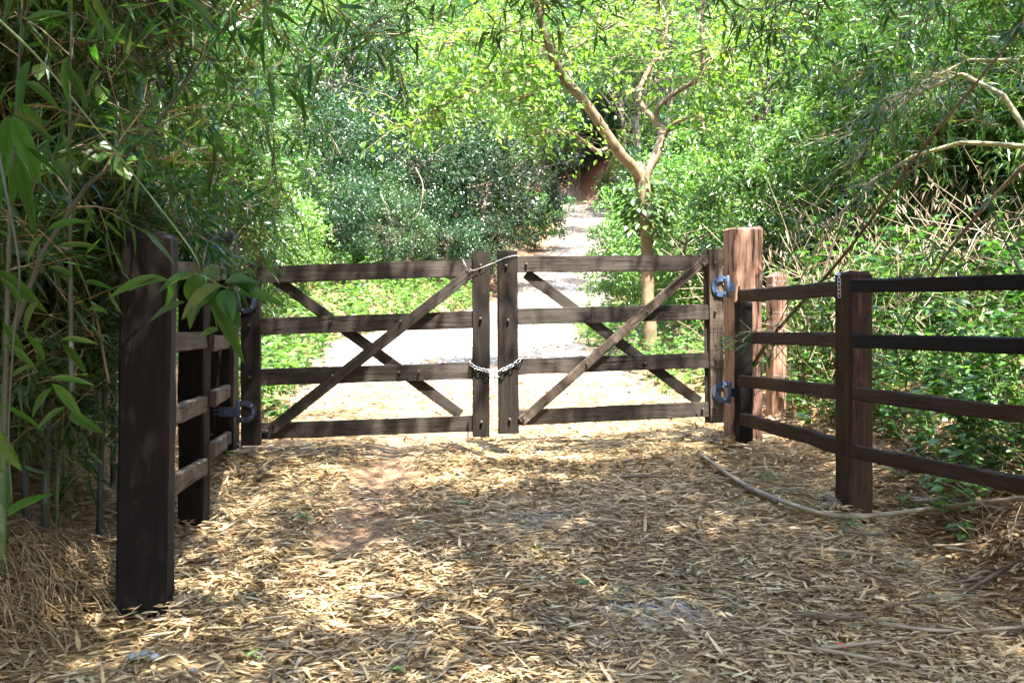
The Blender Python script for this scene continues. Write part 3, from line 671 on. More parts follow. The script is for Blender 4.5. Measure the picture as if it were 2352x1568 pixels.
def crown_along(P, t0, n, spread, r, droop=.25):
    i0 = int(len(P) * t0); idx = r.integers(i0, len(P), n)
    c = P[idx] + r.normal(0, 1, (n, 3)) * np.array(spread)
    A = P[idx]; V, T = sticks(A, c, .006, .002, .06); tw.add(V - np.array(tb), T)
    m = 13
    t = r.uniform(.25, 1.15, (n, m)); base = A[:, None] + (c - A)[:, None] * t[..., None] + r.normal(0, .09, (n, m, 3))
    D = norm((c - A))[:, None] * .5 + r.normal(0, .7, (n, m, 3)) + np.array([0, -.1, -droop])
    N = r.normal(0, .45, (n, m, 3)) + np.array([0, -.25, 1.0])
    bs = base.reshape(-1, 3); px = 1176 + bs[:, 0] / bs[:, 1] * F; py = 784 - (bs[:, 2] - CAMZ) / bs[:, 1] * F
    dm = np.full(len(bs), 1e9)
    for nm_ in ('A', 'B', 'B1', 'B2'):
        q = LM[nm_]; dm = np.minimum(dm, np.min(np.hypot(px[:, None] - (1176 + q[:, 0] / q[:, 1] * F)[None], py[:, None] - (784 - (q[:, 2] - CAMZ) / q[:, 1] * F)[None]), axis=1))
    kp = (dm > 16) | (r.random(len(bs)) < .35)
    base = bs[kp]; D = D.reshape(-1, 3)[kp]; N = N.reshape(-1, 3)[kp]; n, m = len(base), 1
    L = r.uniform(.055, .115, n * m)
    V, T = leaves((base).reshape(-1, 3) - np.array(tb), D.reshape(-1, 3), N.reshape(-1, 3), L, L * r.uniform(.45, .6, n * m), 'oval', fold=.14, droop=.18); cr.add(V, T)
r5 = np.random.default_rng(5)
for nm, t0, n, sp in (('A', .62, 60, (.7, .6, .5)), ('B1', .45, 60, (.6, .6, .5)), ('B2', .5, 60, (.6, .6, .45)), ('B3', .45, 16, (.35, .35, .2)), ('A1', .5, 26, (.4, .4, .2)), ('A2', .25, 95, (.45, .5, .22)), ('A3', .4, 28, (.4, .4, .2)),
                   ('C', .25, 70, (.5, .5, .3)), ('D', .2, 60, (.5, .5, .35)), ('E', .2, 50, (.45, .5, .3)), ('F', .3, 45, (.45, .5, .3))):
    crown_along(LM[nm], t0, n, sp, r5)
obj('twigs', tw.mesh('twigs', 'bark_smooth'), tree)['kind'] = 'stuff'
obj('crown', cr.mesh('crown', 'leaf_tree'), tree)['kind'] = 'stuff'
n = 420; a = r5.uniform(0, 6.28, n); q = r5.normal(0, 1, n) * .45
zz = (784 - 480 + q * 95) / F * TZ + CAMZ
vp = np.column_stack([(1486 - 1176) / F * TZ + np.cos(a) * r5.uniform(.1, .42, n), TZ + np.sin(a) * r5.uniform(.1, .4, n), zz]) - np.array(tb)
V, T = leaves(vp, np.column_stack([np.cos(a), np.sin(a), -r5.uniform(.2, 1, n)]), np.column_stack([np.cos(a), np.sin(a), np.ones(n) * .8]) + r5.normal(0, .3, (n, 3)), r5.uniform(.07, .14, n), r5.uniform(.05, .1, n), 'oval')
vn = obj('vine', MB().add(V, T).mesh('vine', 'leaf_mid'), tree); vn['kind'] = 'stuff'

# ------------------------------------------------------------------ shrubs and trees of the hillside
def crown_mesh(name, r, nclump, per, rad, zc, leafL, aspect, mat, clump_r, kind='diamond', droop=.15, hollow=.35, narrow=1.0, updir=.5):
    # clumps through an uneven ellipsoid, leaves through each clump
    d = norm(r.standard_normal((nclump, 3))); q = r.uniform(hollow, 1, nclump) ** .6
    lump = 1 + .28 * np.sin(d[:, 0] * 3.1 + r.uniform(0, 6)) * np.cos(d[:, 1] * 2.7 + r.uniform(0, 6)) + r.normal(0, .1, nclump)
    C = d * (q * lump)[:, None] * np.array(rad); C[:, 2] = np.where(C[:, 2] < 0, C[:, 2] * .85, C[:, 2]) + zc
    cr_ = clump_r * r.uniform(.45, 1.2, nclump)
    P = C[:, None] + r.normal(0, .55, (nclump, per, 3)) * cr_[:, None, None] * np.array([1, 1, .7])
    out = norm(P - np.array([0, 0, zc - rad[2] * .3]))
    D = out * .6 + r.normal(0, .6, P.shape) + np.array([0, 0, -.25])
    N = out * .35 + r.normal(0, .5, P.shape) + np.array([0, 0, updir])
    L = leafL * r.uniform(.5, 1.55, nclump * per)
    V, T = leaves(P.reshape(-1, 3), D.reshape(-1, 3), N.reshape(-1, 3), L, L * aspect * r.uniform(.8, 1.2, nclump * per), kind, .2, droop)
    return C, mesh(name, V, T, mat)
def wood_mesh(name, r, C, h0, r0, mat, lean=(0, 0), stems=1):
    mb = MB()
    for s in range(stems):
        off = np.array([r.normal(0, .12) if stems > 1 else 0, r.normal(0, .12) if stems > 1 else 0, 0])
        top = np.array([lean[0] + r.normal(0, .3), lean[1] + r.normal(0, .3), h0]) + off * 3
        P, R = smooth_path([off + (0, 0, -.3), off + top * .35 + r.normal(0, .06, 3), off + top * .7 + r.normal(0, .1, 3), top], [r0 * 1.15, r0, r0 * .8, r0 * .5], 4)
        mb.add(*tube(P, R, 7, .04))
        k = r.choice(len(C), min(len(C), 26 // stems + 6), replace=False)
        for c in C[k]:
            b = P[r.integers(len(P) // 2, len(P))]
            m_ = (b + c) / 2 + r.normal(0, .12, 3) + np.array([0, 0, .1])
            Q, R2 = smooth_path([b, m_, c], [r0 * .35, r0 * .2, r0 * .07], 3); mb.add(*tube(Q, R2, 4))
    return mb.mesh(name, mat)
PROTO = {}
def proto(key, name, r, **kw):
    wood = kw.pop('wood'); 
    C, me = crown_mesh(key + '_crown', r, **kw)
    tm = wood_mesh(key + '_trunk', r, C, *wood)
    PROTO[key] = (name, tm, me)
rp = np.random.default_rng(21)
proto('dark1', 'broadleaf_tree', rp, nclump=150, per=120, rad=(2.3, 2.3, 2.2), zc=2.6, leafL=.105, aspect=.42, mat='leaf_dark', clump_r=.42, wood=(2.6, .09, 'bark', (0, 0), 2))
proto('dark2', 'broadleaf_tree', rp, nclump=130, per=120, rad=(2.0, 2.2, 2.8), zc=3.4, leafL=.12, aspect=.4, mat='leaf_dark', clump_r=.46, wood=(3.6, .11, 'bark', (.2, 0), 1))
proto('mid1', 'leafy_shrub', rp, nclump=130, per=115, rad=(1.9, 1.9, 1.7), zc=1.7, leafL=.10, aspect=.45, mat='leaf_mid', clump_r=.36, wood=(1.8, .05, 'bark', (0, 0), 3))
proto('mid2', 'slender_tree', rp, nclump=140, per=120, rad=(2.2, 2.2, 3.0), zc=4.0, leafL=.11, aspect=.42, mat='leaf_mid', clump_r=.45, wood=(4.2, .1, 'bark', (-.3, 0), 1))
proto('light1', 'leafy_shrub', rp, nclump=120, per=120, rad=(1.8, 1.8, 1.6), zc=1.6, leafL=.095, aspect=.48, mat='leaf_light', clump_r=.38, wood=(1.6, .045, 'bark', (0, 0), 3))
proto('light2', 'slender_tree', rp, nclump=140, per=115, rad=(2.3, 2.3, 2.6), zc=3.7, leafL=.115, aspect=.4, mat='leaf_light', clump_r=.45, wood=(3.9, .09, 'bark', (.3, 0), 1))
proto('reed1', 'bamboo_thicket', rp, nclump=150, per=110, rad=(1.9, 1.9, 2.3), zc=2.5, leafL=.17, aspect=.13, mat='leaf_mid', clump_r=.42, wood=(3.4, .03, 'culm_dry', (.3, 0), 5), kind='diamond', droop=.3)
proto('tall1', 'tall_tree', rp, nclump=150, per=110, rad=(2.7, 2.7, 2.0), zc=7.6, leafL=.11, aspect=.42, mat='leaf_mid', clump_r=.5, wood=(7.4, .1, 'bark', (.2, 0), 1))
LABELS = {'tall1': ('high-crowned tree shading the track of the wooded slope', 'tree', 'high-crowned trees on the wooded slope'),
          'dark1': ('glossy dark green broadleaf tree of the wooded slope', 'tree', 'dark trees on the wooded slope'),
          'dark2': ('tall glossy dark green broadleaf tree of the wooded slope', 'tree', 'tall dark trees on the wooded slope'),
          'mid1': ('mid green many-stemmed leafy shrub of the wooded slope', 'shrub', 'mid green shrubs on the wooded slope'),
          'mid2': ('tall mid green slender tree of the wooded slope', 'tree', 'slender mid green trees on the wooded slope'),
          'light1': ('pale yellow-green leafy shrub of the wooded slope', 'shrub', 'pale green shrubs on the wooded slope'),
          'light2': ('tall pale yellow-green tree of the wooded slope', 'tree', 'pale green trees on the wooded slope'),
          'reed1': ('narrow-leaved bamboo thicket growing on the wooded slope', 'bamboo', 'bamboo thickets on the wooded slope')}
def plant(key, X, Y, s=1.0, rz=None, sink=.08, label=None):
    name, tm, me = PROTO[key]
    e = empty(name, (X, Y, float(H(X, Y)) - sink), random.uniform(0, 6.28) if rz is None else rz, s)
    obj('trunk', tm, e); c = obj('crown', me, e); c['kind'] = 'stuff'
    lb = LABELS[key]
    if label: tag(e, label, lb[1])
    else:
        if Y > 62: wh = 'high up the wooded hill'
        elif Y > 40: wh = 'around the far bend of the track'
        elif X < -9: wh = 'far behind the bamboo thicket'
        elif X < np.interp(Y, RY, RC): wh = 'above the bank of low green plants'
        elif Y < 3: wh = 'unseen behind the camera'
        elif X < 6 + (Y - 12) * .12: wh = 'behind the forked tree'
        else: wh = 'up the slope behind the rail fence'
        tag(e, lb[0].replace('of the wooded slope', wh).replace('growing on the wooded slope', wh), lb[1], lb[2].replace('on the wooded slope', wh))
    return e
# those that stand out
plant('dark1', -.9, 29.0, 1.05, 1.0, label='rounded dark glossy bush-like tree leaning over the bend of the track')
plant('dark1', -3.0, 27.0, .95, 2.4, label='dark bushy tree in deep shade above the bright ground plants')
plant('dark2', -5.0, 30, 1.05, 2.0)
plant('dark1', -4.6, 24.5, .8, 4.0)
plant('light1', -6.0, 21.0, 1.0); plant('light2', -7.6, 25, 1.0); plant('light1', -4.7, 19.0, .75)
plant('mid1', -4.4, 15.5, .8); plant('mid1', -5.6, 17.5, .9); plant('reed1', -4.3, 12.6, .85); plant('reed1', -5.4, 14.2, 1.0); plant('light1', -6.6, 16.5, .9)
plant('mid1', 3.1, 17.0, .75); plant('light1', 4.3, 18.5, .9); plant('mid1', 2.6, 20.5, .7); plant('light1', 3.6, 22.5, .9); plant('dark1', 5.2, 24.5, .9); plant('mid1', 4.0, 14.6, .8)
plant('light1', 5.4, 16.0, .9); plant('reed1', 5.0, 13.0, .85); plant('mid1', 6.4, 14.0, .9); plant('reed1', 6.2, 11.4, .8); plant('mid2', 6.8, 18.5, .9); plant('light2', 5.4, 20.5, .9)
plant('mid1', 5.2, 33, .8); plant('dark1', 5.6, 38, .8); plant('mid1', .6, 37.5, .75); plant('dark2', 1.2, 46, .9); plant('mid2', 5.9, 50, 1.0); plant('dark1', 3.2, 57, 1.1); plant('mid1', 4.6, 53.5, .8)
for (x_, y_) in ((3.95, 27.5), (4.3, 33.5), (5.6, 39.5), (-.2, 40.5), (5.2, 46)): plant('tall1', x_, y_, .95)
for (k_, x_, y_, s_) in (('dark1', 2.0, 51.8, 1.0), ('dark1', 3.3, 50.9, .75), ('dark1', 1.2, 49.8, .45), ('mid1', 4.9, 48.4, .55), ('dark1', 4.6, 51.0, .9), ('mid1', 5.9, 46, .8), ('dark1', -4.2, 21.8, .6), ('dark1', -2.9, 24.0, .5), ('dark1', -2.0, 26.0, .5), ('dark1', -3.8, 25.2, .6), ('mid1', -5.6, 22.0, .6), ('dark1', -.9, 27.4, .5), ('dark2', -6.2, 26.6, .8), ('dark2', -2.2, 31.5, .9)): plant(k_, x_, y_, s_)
# the wood behind
rw = np.random.default_rng(77)
rows = []
Y = 24.0
while Y < 100:
    step = 2.5 + (Y - 24) * .055
    half = .5 * Y * 1.18 + 2
    X = -half + rw.uniform(0, step)
    while X < half:
        y = Y + rw.uniform(-.45, .45) * step; x = X + rw.uniform(-.3, .3) * step
        d = abs(x - np.interp(y, RY, RC)) - np.interp(y, RY, RW)
        if (d > 1.7 and not (y < 31 and -6.4 < x < 1.5)) or y > 60: rows.append((x, y))
        X += step
    Y += step
keys = ['dark1', 'dark2', 'mid1', 'mid2', 'light1', 'light2', 'reed1']
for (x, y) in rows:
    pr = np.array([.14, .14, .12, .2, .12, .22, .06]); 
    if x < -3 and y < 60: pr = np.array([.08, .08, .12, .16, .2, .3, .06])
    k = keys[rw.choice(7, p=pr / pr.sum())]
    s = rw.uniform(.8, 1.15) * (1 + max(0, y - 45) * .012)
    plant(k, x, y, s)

# ------------------------------------------------------------------ low green plants beyond the gate
def ground_cover(name, pts, r, mat, label, hmin=.08, hmax=.45, per=9, leaf=(.05, .11)):
    x, y = pts; n = len(x); b = np.column_stack([x, y, H(x, y)])
    hh = r.uniform(hmin, hmax, n)
    top = b + np.column_stack([r.normal(0, .1, n), r.normal(0, .1, n), hh])
    mb = MB(); V, T = sticks(b, top, .004, .002, 0); mb.add(V, T)
    t = r.uniform(.3, 1.05, (n, per)); P = b[:, None] + (top - b)[:, None] * t[..., None]
    a = r.uniform(0, 6.28, (n, per)); D = np.stack([np.cos(a), np.sin(a), r.uniform(-.3, .5, (n, per))], -1)
    N = r.normal(0, .35, (n, per, 3)) + np.array([0, -.1, 1])
    L = r.uniform(*leaf, n * per)
    V, T = leaves(P.reshape(-1, 3), D.reshape(-1, 3), N.reshape(-1, 3), L, L * r.uniform(.4, .62, n * per), 'oval', .12, .2); mb.add(V, T)
    return tag(obj(name, mb.mesh(name, mat)), label, 'plants', kind='stuff')
rg = np.random.default_rng(9)
def scatter(n, x0, x1, y0, y1, dmin, dmax, left):
    x = rg.uniform(x0, x1, n); y = rg.uniform(y0, y1, n)
    c = np.interp(y, RY, RC); d = np.abs(x - c) - np.interp(y, RY, RW) + .35 * vnoise(x * 1.1, y * 1.1)
    k = (d > dmin) & (d < dmax) & ((x < c) if left else (x > c)); return x[k], y[k]
ground_cover('ground_cover', scatter(4600, -7, 0, 9.4, 26, -.1, 4.2, True), rg, 'leaf_ground', 'sunlit carpet of low bright green plants beside the track', .1, .7, 10, (.05, .14))
ground_cover('ground_cover', scatter(3600, 0, 7.5, 11.2, 24, -.1, 4.0, False), rg, 'leaf_ground', 'low leafy plants around the foot of the forked tree', .08, .5)
ground_cover('ground_cover', scatter(2600, 1.9, 8, 6.2, 12.5, .7, 5.0, False), rg, 'leaf_mid', 'low green plants growing behind the rail fence on the slope', .06, .5, 8, (.05, .12))

# ------------------------------------------------------------------ bamboo
def culm_path(base, az, Hh, reach, r, n=16, droop=.35):
    t = np.linspace(0, 1, n)
    hor = reach * t ** 1.9; z = Hh * (np.sin(t * (math.pi / 2) * (1 + droop)) / 1.0)
    side = .12 * reach * np.sin(t * 3 + r.uniform(0, 6)) * t
    return np.column_stack([base[0] + hor * math.cos(az) - side * math.sin(az), base[1] + hor * math.sin(az) + side * math.cos(az), base[2] + z - .15 * (1 - t)])
def culm_mesh(P, r0, mat, off, k=8):
    # swollen nodes along the stem
    s = np.concatenate([[0], np.cumsum(np.linalg.norm(np.diff(P, axis=0), axis=1))])
    q = []
    for a in np.arange(0, s[-1], .34): q += [a, a + .012, a + .024]
    q = np.array([v for v in q if v < s[-1]] + [s[-1]])
    Q = np.column_stack([np.interp(q, s, P[:, i]) for i in range(3)])
    # round the polyline
    rad = r0 * (1 - .8 * q / s[-1]); rad[1::3] *= 1.17
    V, T = tube(Q - np.array(off), rad, k); return mesh('culm', V, T, mat, True)
def bamboo_foliage(P, r, ntw, t0, tlen, leafL, off, mb_leaf, mb_twig, kind='diamond', per=7, sub=3, spread=1.0, keep=None, down=.35):
    n = ntw; i = r.uniform(t0, 1, n) * (len(P) - 1); a = i.astype(int).clip(0, len(P) - 2); f = (i - a)[:, None]
    A = P[a] * (1 - f) + P[a + 1] * f; tan = norm(P[a + 1] - P[a])
    d = r.normal(0, 1, (n, 3)) * spread; d[:, 2] = d[:, 2] * .5 - .1
    d = norm(d + tan * .7); ln = tlen * r.uniform(.4, 1.3, n)
    B = A + d * ln[:, None] - np.array([0, 0, down]) * (ln ** 2)[:, None]
    if keep is not None:
        k = keep(B); A, B, d, ln = A[k], B[k], d[k], ln[k]; n = len(A)
        if n == 0: return
    V, T = sticks(A - off, B - off, .004, .0018, .06); mb_twig.add(V, T)
    # side twigs
    t = r.uniform(.35, 1.0, (n, sub)); S0 = A[:, None] + (B - A)[:, None] * t[..., None] + np.array([0, 0, .06]) * (ln[:, None] * (1 - np.abs(2 * t - 1)))[..., None]
    sd = norm((B - A))[:, None] * .5 + r.normal(0, .6, (n, sub, 3)) + np.array([0, 0, -.15]); sd = norm(sd); sl = r.uniform(.10, .26, (n, sub))
    S1 = S0 + sd * sl[..., None]
    V, T = sticks(S0.reshape(-1, 3) - off, S1.reshape(-1, 3) - off, .002, .001, .0); mb_twig.add(V, T)
    u = np.linspace(.25, 1.0, per)[None, None, :] + r.normal(0, .05, (n, sub, per))
    LP = S0[:, :, None] + (S1 - S0)[:, :, None] * u[..., None]
    LD = sd[:, :, None] * .7 + r.normal(0, .5, (n, sub, per, 3)) + np.array([0, 0, -.16])
    LN = r.normal(0, .5, (n, sub, per, 3)) + np.array([0, -.15, 1.0])
    m = n * sub * per; L = leafL * r.uniform(.55, 1.25, m)
    V, T = leaves(LP.reshape(-1, 3) - off, LD.reshape(-1, 3), LN.reshape(-1, 3), L, L * r.uniform(.10, .16, m), kind, .12, r.uniform(.0, .24, m)); mb_leaf.add(V, T)
def bamboo_clump(base, label, culms, seed, leafL=.16, kind='diamond', per=7, sub=3, mats=('culm_green', 'culm_dark'), group=None, extra=None, keep=None):
    r = np.random.default_rng(seed); bz = float(H(base[0], base[1])); b = np.array([base[0], base[1], bz])
    e = empty('bamboo_clump', tuple(b)); tag(e, label, 'bamboo', group)
    ml, mt = MB(), MB()
    for (n, az, daz, Hh, reach, ntw, t0, tlen) in culms:
        for k in range(n):
            p = b + np.array([r.normal(0, .28), r.normal(0, .28), 0]); p[2] = float(H(p[0], p[1]))
            rr = r.uniform(.013, .024)
            P = culm_path(p, math.radians(az + r.uniform(-daz, daz)), Hh * r.uniform(.85, 1.12), reach * r.uniform(.75, 1.15), r)
            obj('culm', culm_mesh(P, rr, mats[r.integers(len(mats))], b), e)
            bamboo_foliage(P, r, ntw, t0, tlen, leafL, b, ml, mt, kind, per, sub, keep=keep)
    if extra: extra(e, b, r, ml, mt)
    obj('foliage', ml.mesh('foliage', 'leaf_bamboo'), e)['kind'] = 'stuff'
    obj('twigs', mt.mesh('twigs', 'dry_twig'), e)['kind'] = 'stuff'
    return e
# nothing hangs into the open view through the gate
def clear_view(B):
    Yb = np.maximum(B[:, 1], .3); px = 1176 + B[:, 0] / Yb * F; py = 784 - (B[:, 2] - CAMZ) / Yb * F
    return ~((B[:, 1] > .2) & (B[:, 1] < 9) & (px > 470) & (px < 1760) & (py > 150 + 60 * np.sin(px * .013)) & (py < 1700)) & ~((B[:, 1] < 3.2) & (B[:, 2] < 3.2) & (np.abs(B[:, 0]) < 2.2))
def sk(B):
    Yb = np.maximum(B[:, 1], .3); px = 1176 + B[:, 0] / Yb * F; py = 784 - (B[:, 2] - CAMZ) / Yb * F
    # the posts and rails stand clear of the thicket
    return clear_view(B) & ~((B[:, 1] < 5.4) & (px > 235) & (px < 470) & (py > 440)) & ~((B[:, 1] < 8.0) & (px > 330) & (px < 640) & (py > 600))
# left thicket, seen between the post and the edge of the track
bamboo_clump((-2.75, 5.2), 'shady bamboo clump crowding the broad fence post, roots bulging from the bank', [(8, 60, 120, 3.4, .9, 120, .1, .55), (12, 0, 180, 1.7, .6, 55, .15, .5), (5, 0, 50, 6.0, 3.2, 95, .45, .8)], 101, .125, 'lance', keep=sk)
bamboo_clump((-3.15, 6.5), 'shady bamboo clump behind the shorter fence post', [(8, 30, 120, 4.0, .9, 130, .1, .6), (10, 0, 180, 1.9, .6, 60, .15, .5), (6, 5, 45, 6.4, 3.4, 95, .4, .8)], 102, .115, 'lance', keep=sk)
bamboo_clump((-2.75, 6.0), 'young low bamboo shoots leafing out between the posts and the thicket', [(14, 0, 180, 1.9, .5, 42, .15, .45)], 112, .15, 'lance', keep=sk)
bamboo_clump((-3.55, 7.9), 'bamboo clump drooping over the shaded gatepost', [(7, 10, 100, 4.6, 1.0, 95, .15, .5)], 103, .115, 'lance', keep=sk)
bamboo_clump((-3.9, 9.9), 'sunlit bamboo clump just past the shaded gatepost', [(8, 20, 120, 5.2, 1.1, 90, .15, .5)], 104, .12, keep=sk)
bamboo_clump((-5.0, 7.0), 'tall bamboo clump standing back behind the others in the thicket', [(10, 0, 180, 6.5, 1.2, 110, .1, .7)], 105, .17, keep=sk)
bamboo_clump((-4.6, 4.6), 'dense bamboo clump deep in the shaded thicket', [(9, 0, 180, 5.8, 1.0, 110, .08, .7)], 106, .17, keep=sk)
# clumps beside and behind the camera arch over the track
bamboo_clump((-3.7, 2.0), 'overarching bamboo clump beside the track before the fence', [(11, 10, 50, 6.6, 4.2, 125, .4, .9)], 107, .2, keep=sk)
bamboo_clump((-3.6, -.6), 'overarching bamboo clump further back along the bank', [(8, 15, 50, 6.8, 4.4, 110, .35, .9)], 108, .2, keep=sk)
bamboo_clump((4.3, 3.6), 'overarching bamboo clump on the slope beyond the rail fence end', [(10, 175, 50, 6.4, 3.8, 120, .4, .9)], 109, .2, keep=sk)
bamboo_clump((4.0, .6), 'overarching bamboo clump beside the open track', [(12, 165, 50, 6.8, 4.2, 125, .35, .9)], 110, .2, keep=sk)
bamboo_clump((4.6, 6.6), 'bamboo clump arching from the slope behind the rail fence', [(5, 190, 60, 6.2, 3.2, 90, .35, .8)], 111, .12, 'lance', keep=sk)

# stems of the near thicket that can be followed one by one
r8 = np.random.default_rng(88)
def cane(name, pts, depth, wpx, mat, label, nleaf=0, leafL=.16, grp=None, kind='lance', t0=.2, tl=.4):
    P = np.array([tuple(PX(x, y, depth[0] + (depth[1] - depth[0]) * i / (len(pts) - 1))) for i, (x, y) in enumerate(pts)])
    Pp, _ = smooth_path(P, [1] * len(P), 7); md = sum(depth) / 2
    e = empty(name, tuple(Pp[0])); tag(e, label, 'bamboo', grp)
    s = np.linspace(1.0, .55, len(Pp)); q = wpx / 2 / F * md
    o = obj('culm', culm_mesh(Pp, q, mat, Pp[0]), e)
    if nleaf:
        ml, mt = MB(), MB(); bamboo_foliage(Pp, r8, nleaf, t0, tl, leafL, Pp[0], ml, mt, kind, 6, 3, down=.4)
        obj('foliage', ml.mesh('foliage', 'leaf_bamboo'), e)['kind'] = 'stuff'; obj('twigs', mt.mesh('twigs', 'dry_twig'), e)['kind'] = 'stuff'
    return e
cane('bamboo_cane', [(30, 760), (150, 480), (320, 335), (440, 170), (560, 0), (640, -120)], (4.2, 3.9), 15, 'culm_dark', 'slanting dark green bamboo cane leaning out of the thicket over the fence', 26, .16)
cane('bamboo_cane', [(165, 900), (160, 420), (162, 120), (168, -120)], (4.3, 4.2), 13, 'culm_dark', 'upright blackish bamboo cane in the shaded thicket', 8)
cane('bamboo_cane', [(60, 700), (110, 430), (190, 250), (240, 110), (280, -100)], (5.0, 4.9), 18, 'culm_green', 'thick pale green bamboo cane behind the blackish upright one', 10)
cane('bamboo_cane', [(10, 1000), (22, 520), (40, 200), (60, -120)], (3.9, 3.8), 14, 'culm_dark', 'leaning dusky bamboo cane with broad drooping leaves', 10, .19)
cane('bamboo_cane', [(360, 1040), (345, 800), (335, 560), (340, 300), (350, 60)], (6.2, 6.0), 9, 'culm_dry', 'straw-coloured dead cane rising behind the broad post', 0)
cane('bamboo_cane', [(250, 880), (215, 700), (160, 560)], (5.2, 5.0), 7, 'culm_dry', 'short dead cane leaning in the thicket', 0)
# canes on the slope to the right
cane('bamboo_cane', [(1690, 900), (1780, 765), (1940, 585), (2120, 340), (2352, 60), (2450, -60)], (9.0, 5.0), 12, 'culm_brown', 'long straight brown cane slanting across the slope above the fence', 8, .14)
cane('bamboo_cane', [(2420, 420), (2352, 290), (2290, 205), (2215, 172), (2120, 205), (2020, 290), (1950, 400)], (6.6, 7.4), 16, 'culm_pale', 'pale green bamboo cane bent in a high arch behind the fence', 34, .12, t0=.45)
cane('bamboo_cane', [(2450, 345), (2352, 338), (2240, 325), (2120, 350), (2000, 420), (1900, 530), (1830, 660), (1780, 760)], (6.8, 8.2), 13, 'culm_pale', 'pale cane bowed low towards the slim reddish post', 20, .12, t0=.4)
cane('bamboo_cane', [(2450, 300), (2352, 380), (2230, 510), (2150, 620), (2090, 720), (2060, 800)], (6.4, 7.6), 12, 'culm_brown', 'curved brown stem slanting down behind the fence', 6, .13)
cane('bamboo_cane', [(2420, 740), (2352, 640), (2300, 540), (2270, 440)], (6.4, 6.6), 9, 'culm_dark', 'thin dark stem crossing the curved brown one', 4, .13)
cane('bamboo_cane', [(2340, 140), (2250, 130), (2120, 190), (2000, 250)], (7.4, 7.8), 8, 'culm_pale', 'slim pale arching cane above the high arch', 30, .12, t0=.3)
cane('bamboo_cane', [(1890, 640), (1920, 540), (1945, 470)], (9.5, 9.6), 8, 'culm_brown', 'short brown broken stem on the slope', 0)

# the leafy spray that hangs before the broad post, leaf by leaf
def big_leaf_mesh(name, bend, mat):
    ts = np.array([0, .06, .2, .4, .6, .8, .93, 1]); ws = np.array([.02, .35, .85, 1, .86, .52, .2, 0])
    V = []; T = []
    for t, q in zip(ts, ws):
        z = -bend * t * t
        V += [(t, -.5 * q, z + .12 * q), (t, 0, z), (t, .5 * q, z + .12 * q)]
    for i in range(len(ts) - 1):
        for j in (0, 1):
            a = i * 3 + j; T += [(a, a + 3, a + 4), (a, a + 4, a + 1)]
    V = np.array(V); V[:, 2] *= 1
    return mesh(name, V, T, mat)
BIG = [big_leaf_mesh('leaf', b, 'leaf_bamboo') for b in (.04, .12, .2)]
def big_leaf(parent, p0, p1, width, nrm=None, bend=None):
    p0 = Vector(p0); p1 = Vector(p1); d = p1 - p0; Ln = d.length
    me = BIG[random.randrange(3) if bend is None else bend]
    o = obj('leaf', me, parent); o.location = p0 - parent_world(parent)
    x = d.normalized(); up = nrm or Vector((random.gauss(0, .3), -1.0, .75)); z = (up - x * up.dot(x)).normalized(); y = z.cross(x)
    o.rotation_euler = Matrix((x, y, z)).transposed().to_euler(); o.scale = (Ln, width, Ln)
    return o
def c5(x, y): return ((300 + x / 3.92) / 1.306, (650 + y / 3.92) / 1.306)
SZ = 3.0
spray = empty('bamboo_spray', PX(-40, 10, 2.85)); tag(spray, 'hanging bamboo spray of broad grey-green leaves on a thin stem before the broad post', 'bamboo')
def stem(pts, r, nm='stem', dep=None):
    P = [tuple(PX(x, y, (SZ if dep is None else dep[0] + (dep[1] - dep[0]) * i / (len(pts) - 1)))) for i, (x, y) in enumerate(pts)]
    Pp, R = smooth_path(P, np.linspace(r, r * .5, len(P)), 5); V, T = tube(Pp - np.array(spray.location), R, 6); obj(nm, mesh(nm, V, T, 'culm_green', True), spray)
stem([(-40, 10), (90, 135), (205, 275), (330, 430), (440, 575), (462, 630)], .0042, dep=(2.85, 3.0))
stem([(448, 628), (480, 640), (511, 658), (540, 662)], .002); stem([(455, 628), (420, 640), (386, 643), (350, 640)], .002); stem([(470, 632), (485, 690), (500, 760)], .0018)
for (a, b, c, d, wd) in ((800, 745, 20, 870, 24), (800, 745, 770, 1095, 21), (1100, 660, 660, 855, 14), (1130, 665, 1035, 1010, 34), (1200, 665, 1185, 905, 30), (1425, 800, 925, 1185, 37), (1480, 770, 1805, 715, 26), (1500, 755, 1925, 915, 24),
                        (1500, 765, 1775, 895, 20), (1440, 860, 1560, 1200, 36), (1500, 840, 1585, 1165, 27), (1600, 890, 2200, 1050, 22), (1000, 1000, 555, 1205, 15), (1160, 1045, 1015, 1310, 24), (1260, 575, 1365, 765, 24), (720, 700, 315, 880, 9),
                        (1390, 1320, 1160, 1400, 14), (1150, 1040, 1070, 1200, 18), (1620, 900, 1740, 1060, 10), (1520, 1100, 1640, 1290, 26), (1700, 610, 1800, 730, 9)):
    big_leaf(spray, PX(*c5(a, b), SZ + random.uniform(-.05, .05)), PX(*c5(c, d), SZ + random.uniform(-.1, .06)), wd * 1.25 / F * SZ)
big_leaf(spray, PX(482, 672, SZ), PX(559, 826, SZ - .05), 34 / F * SZ)
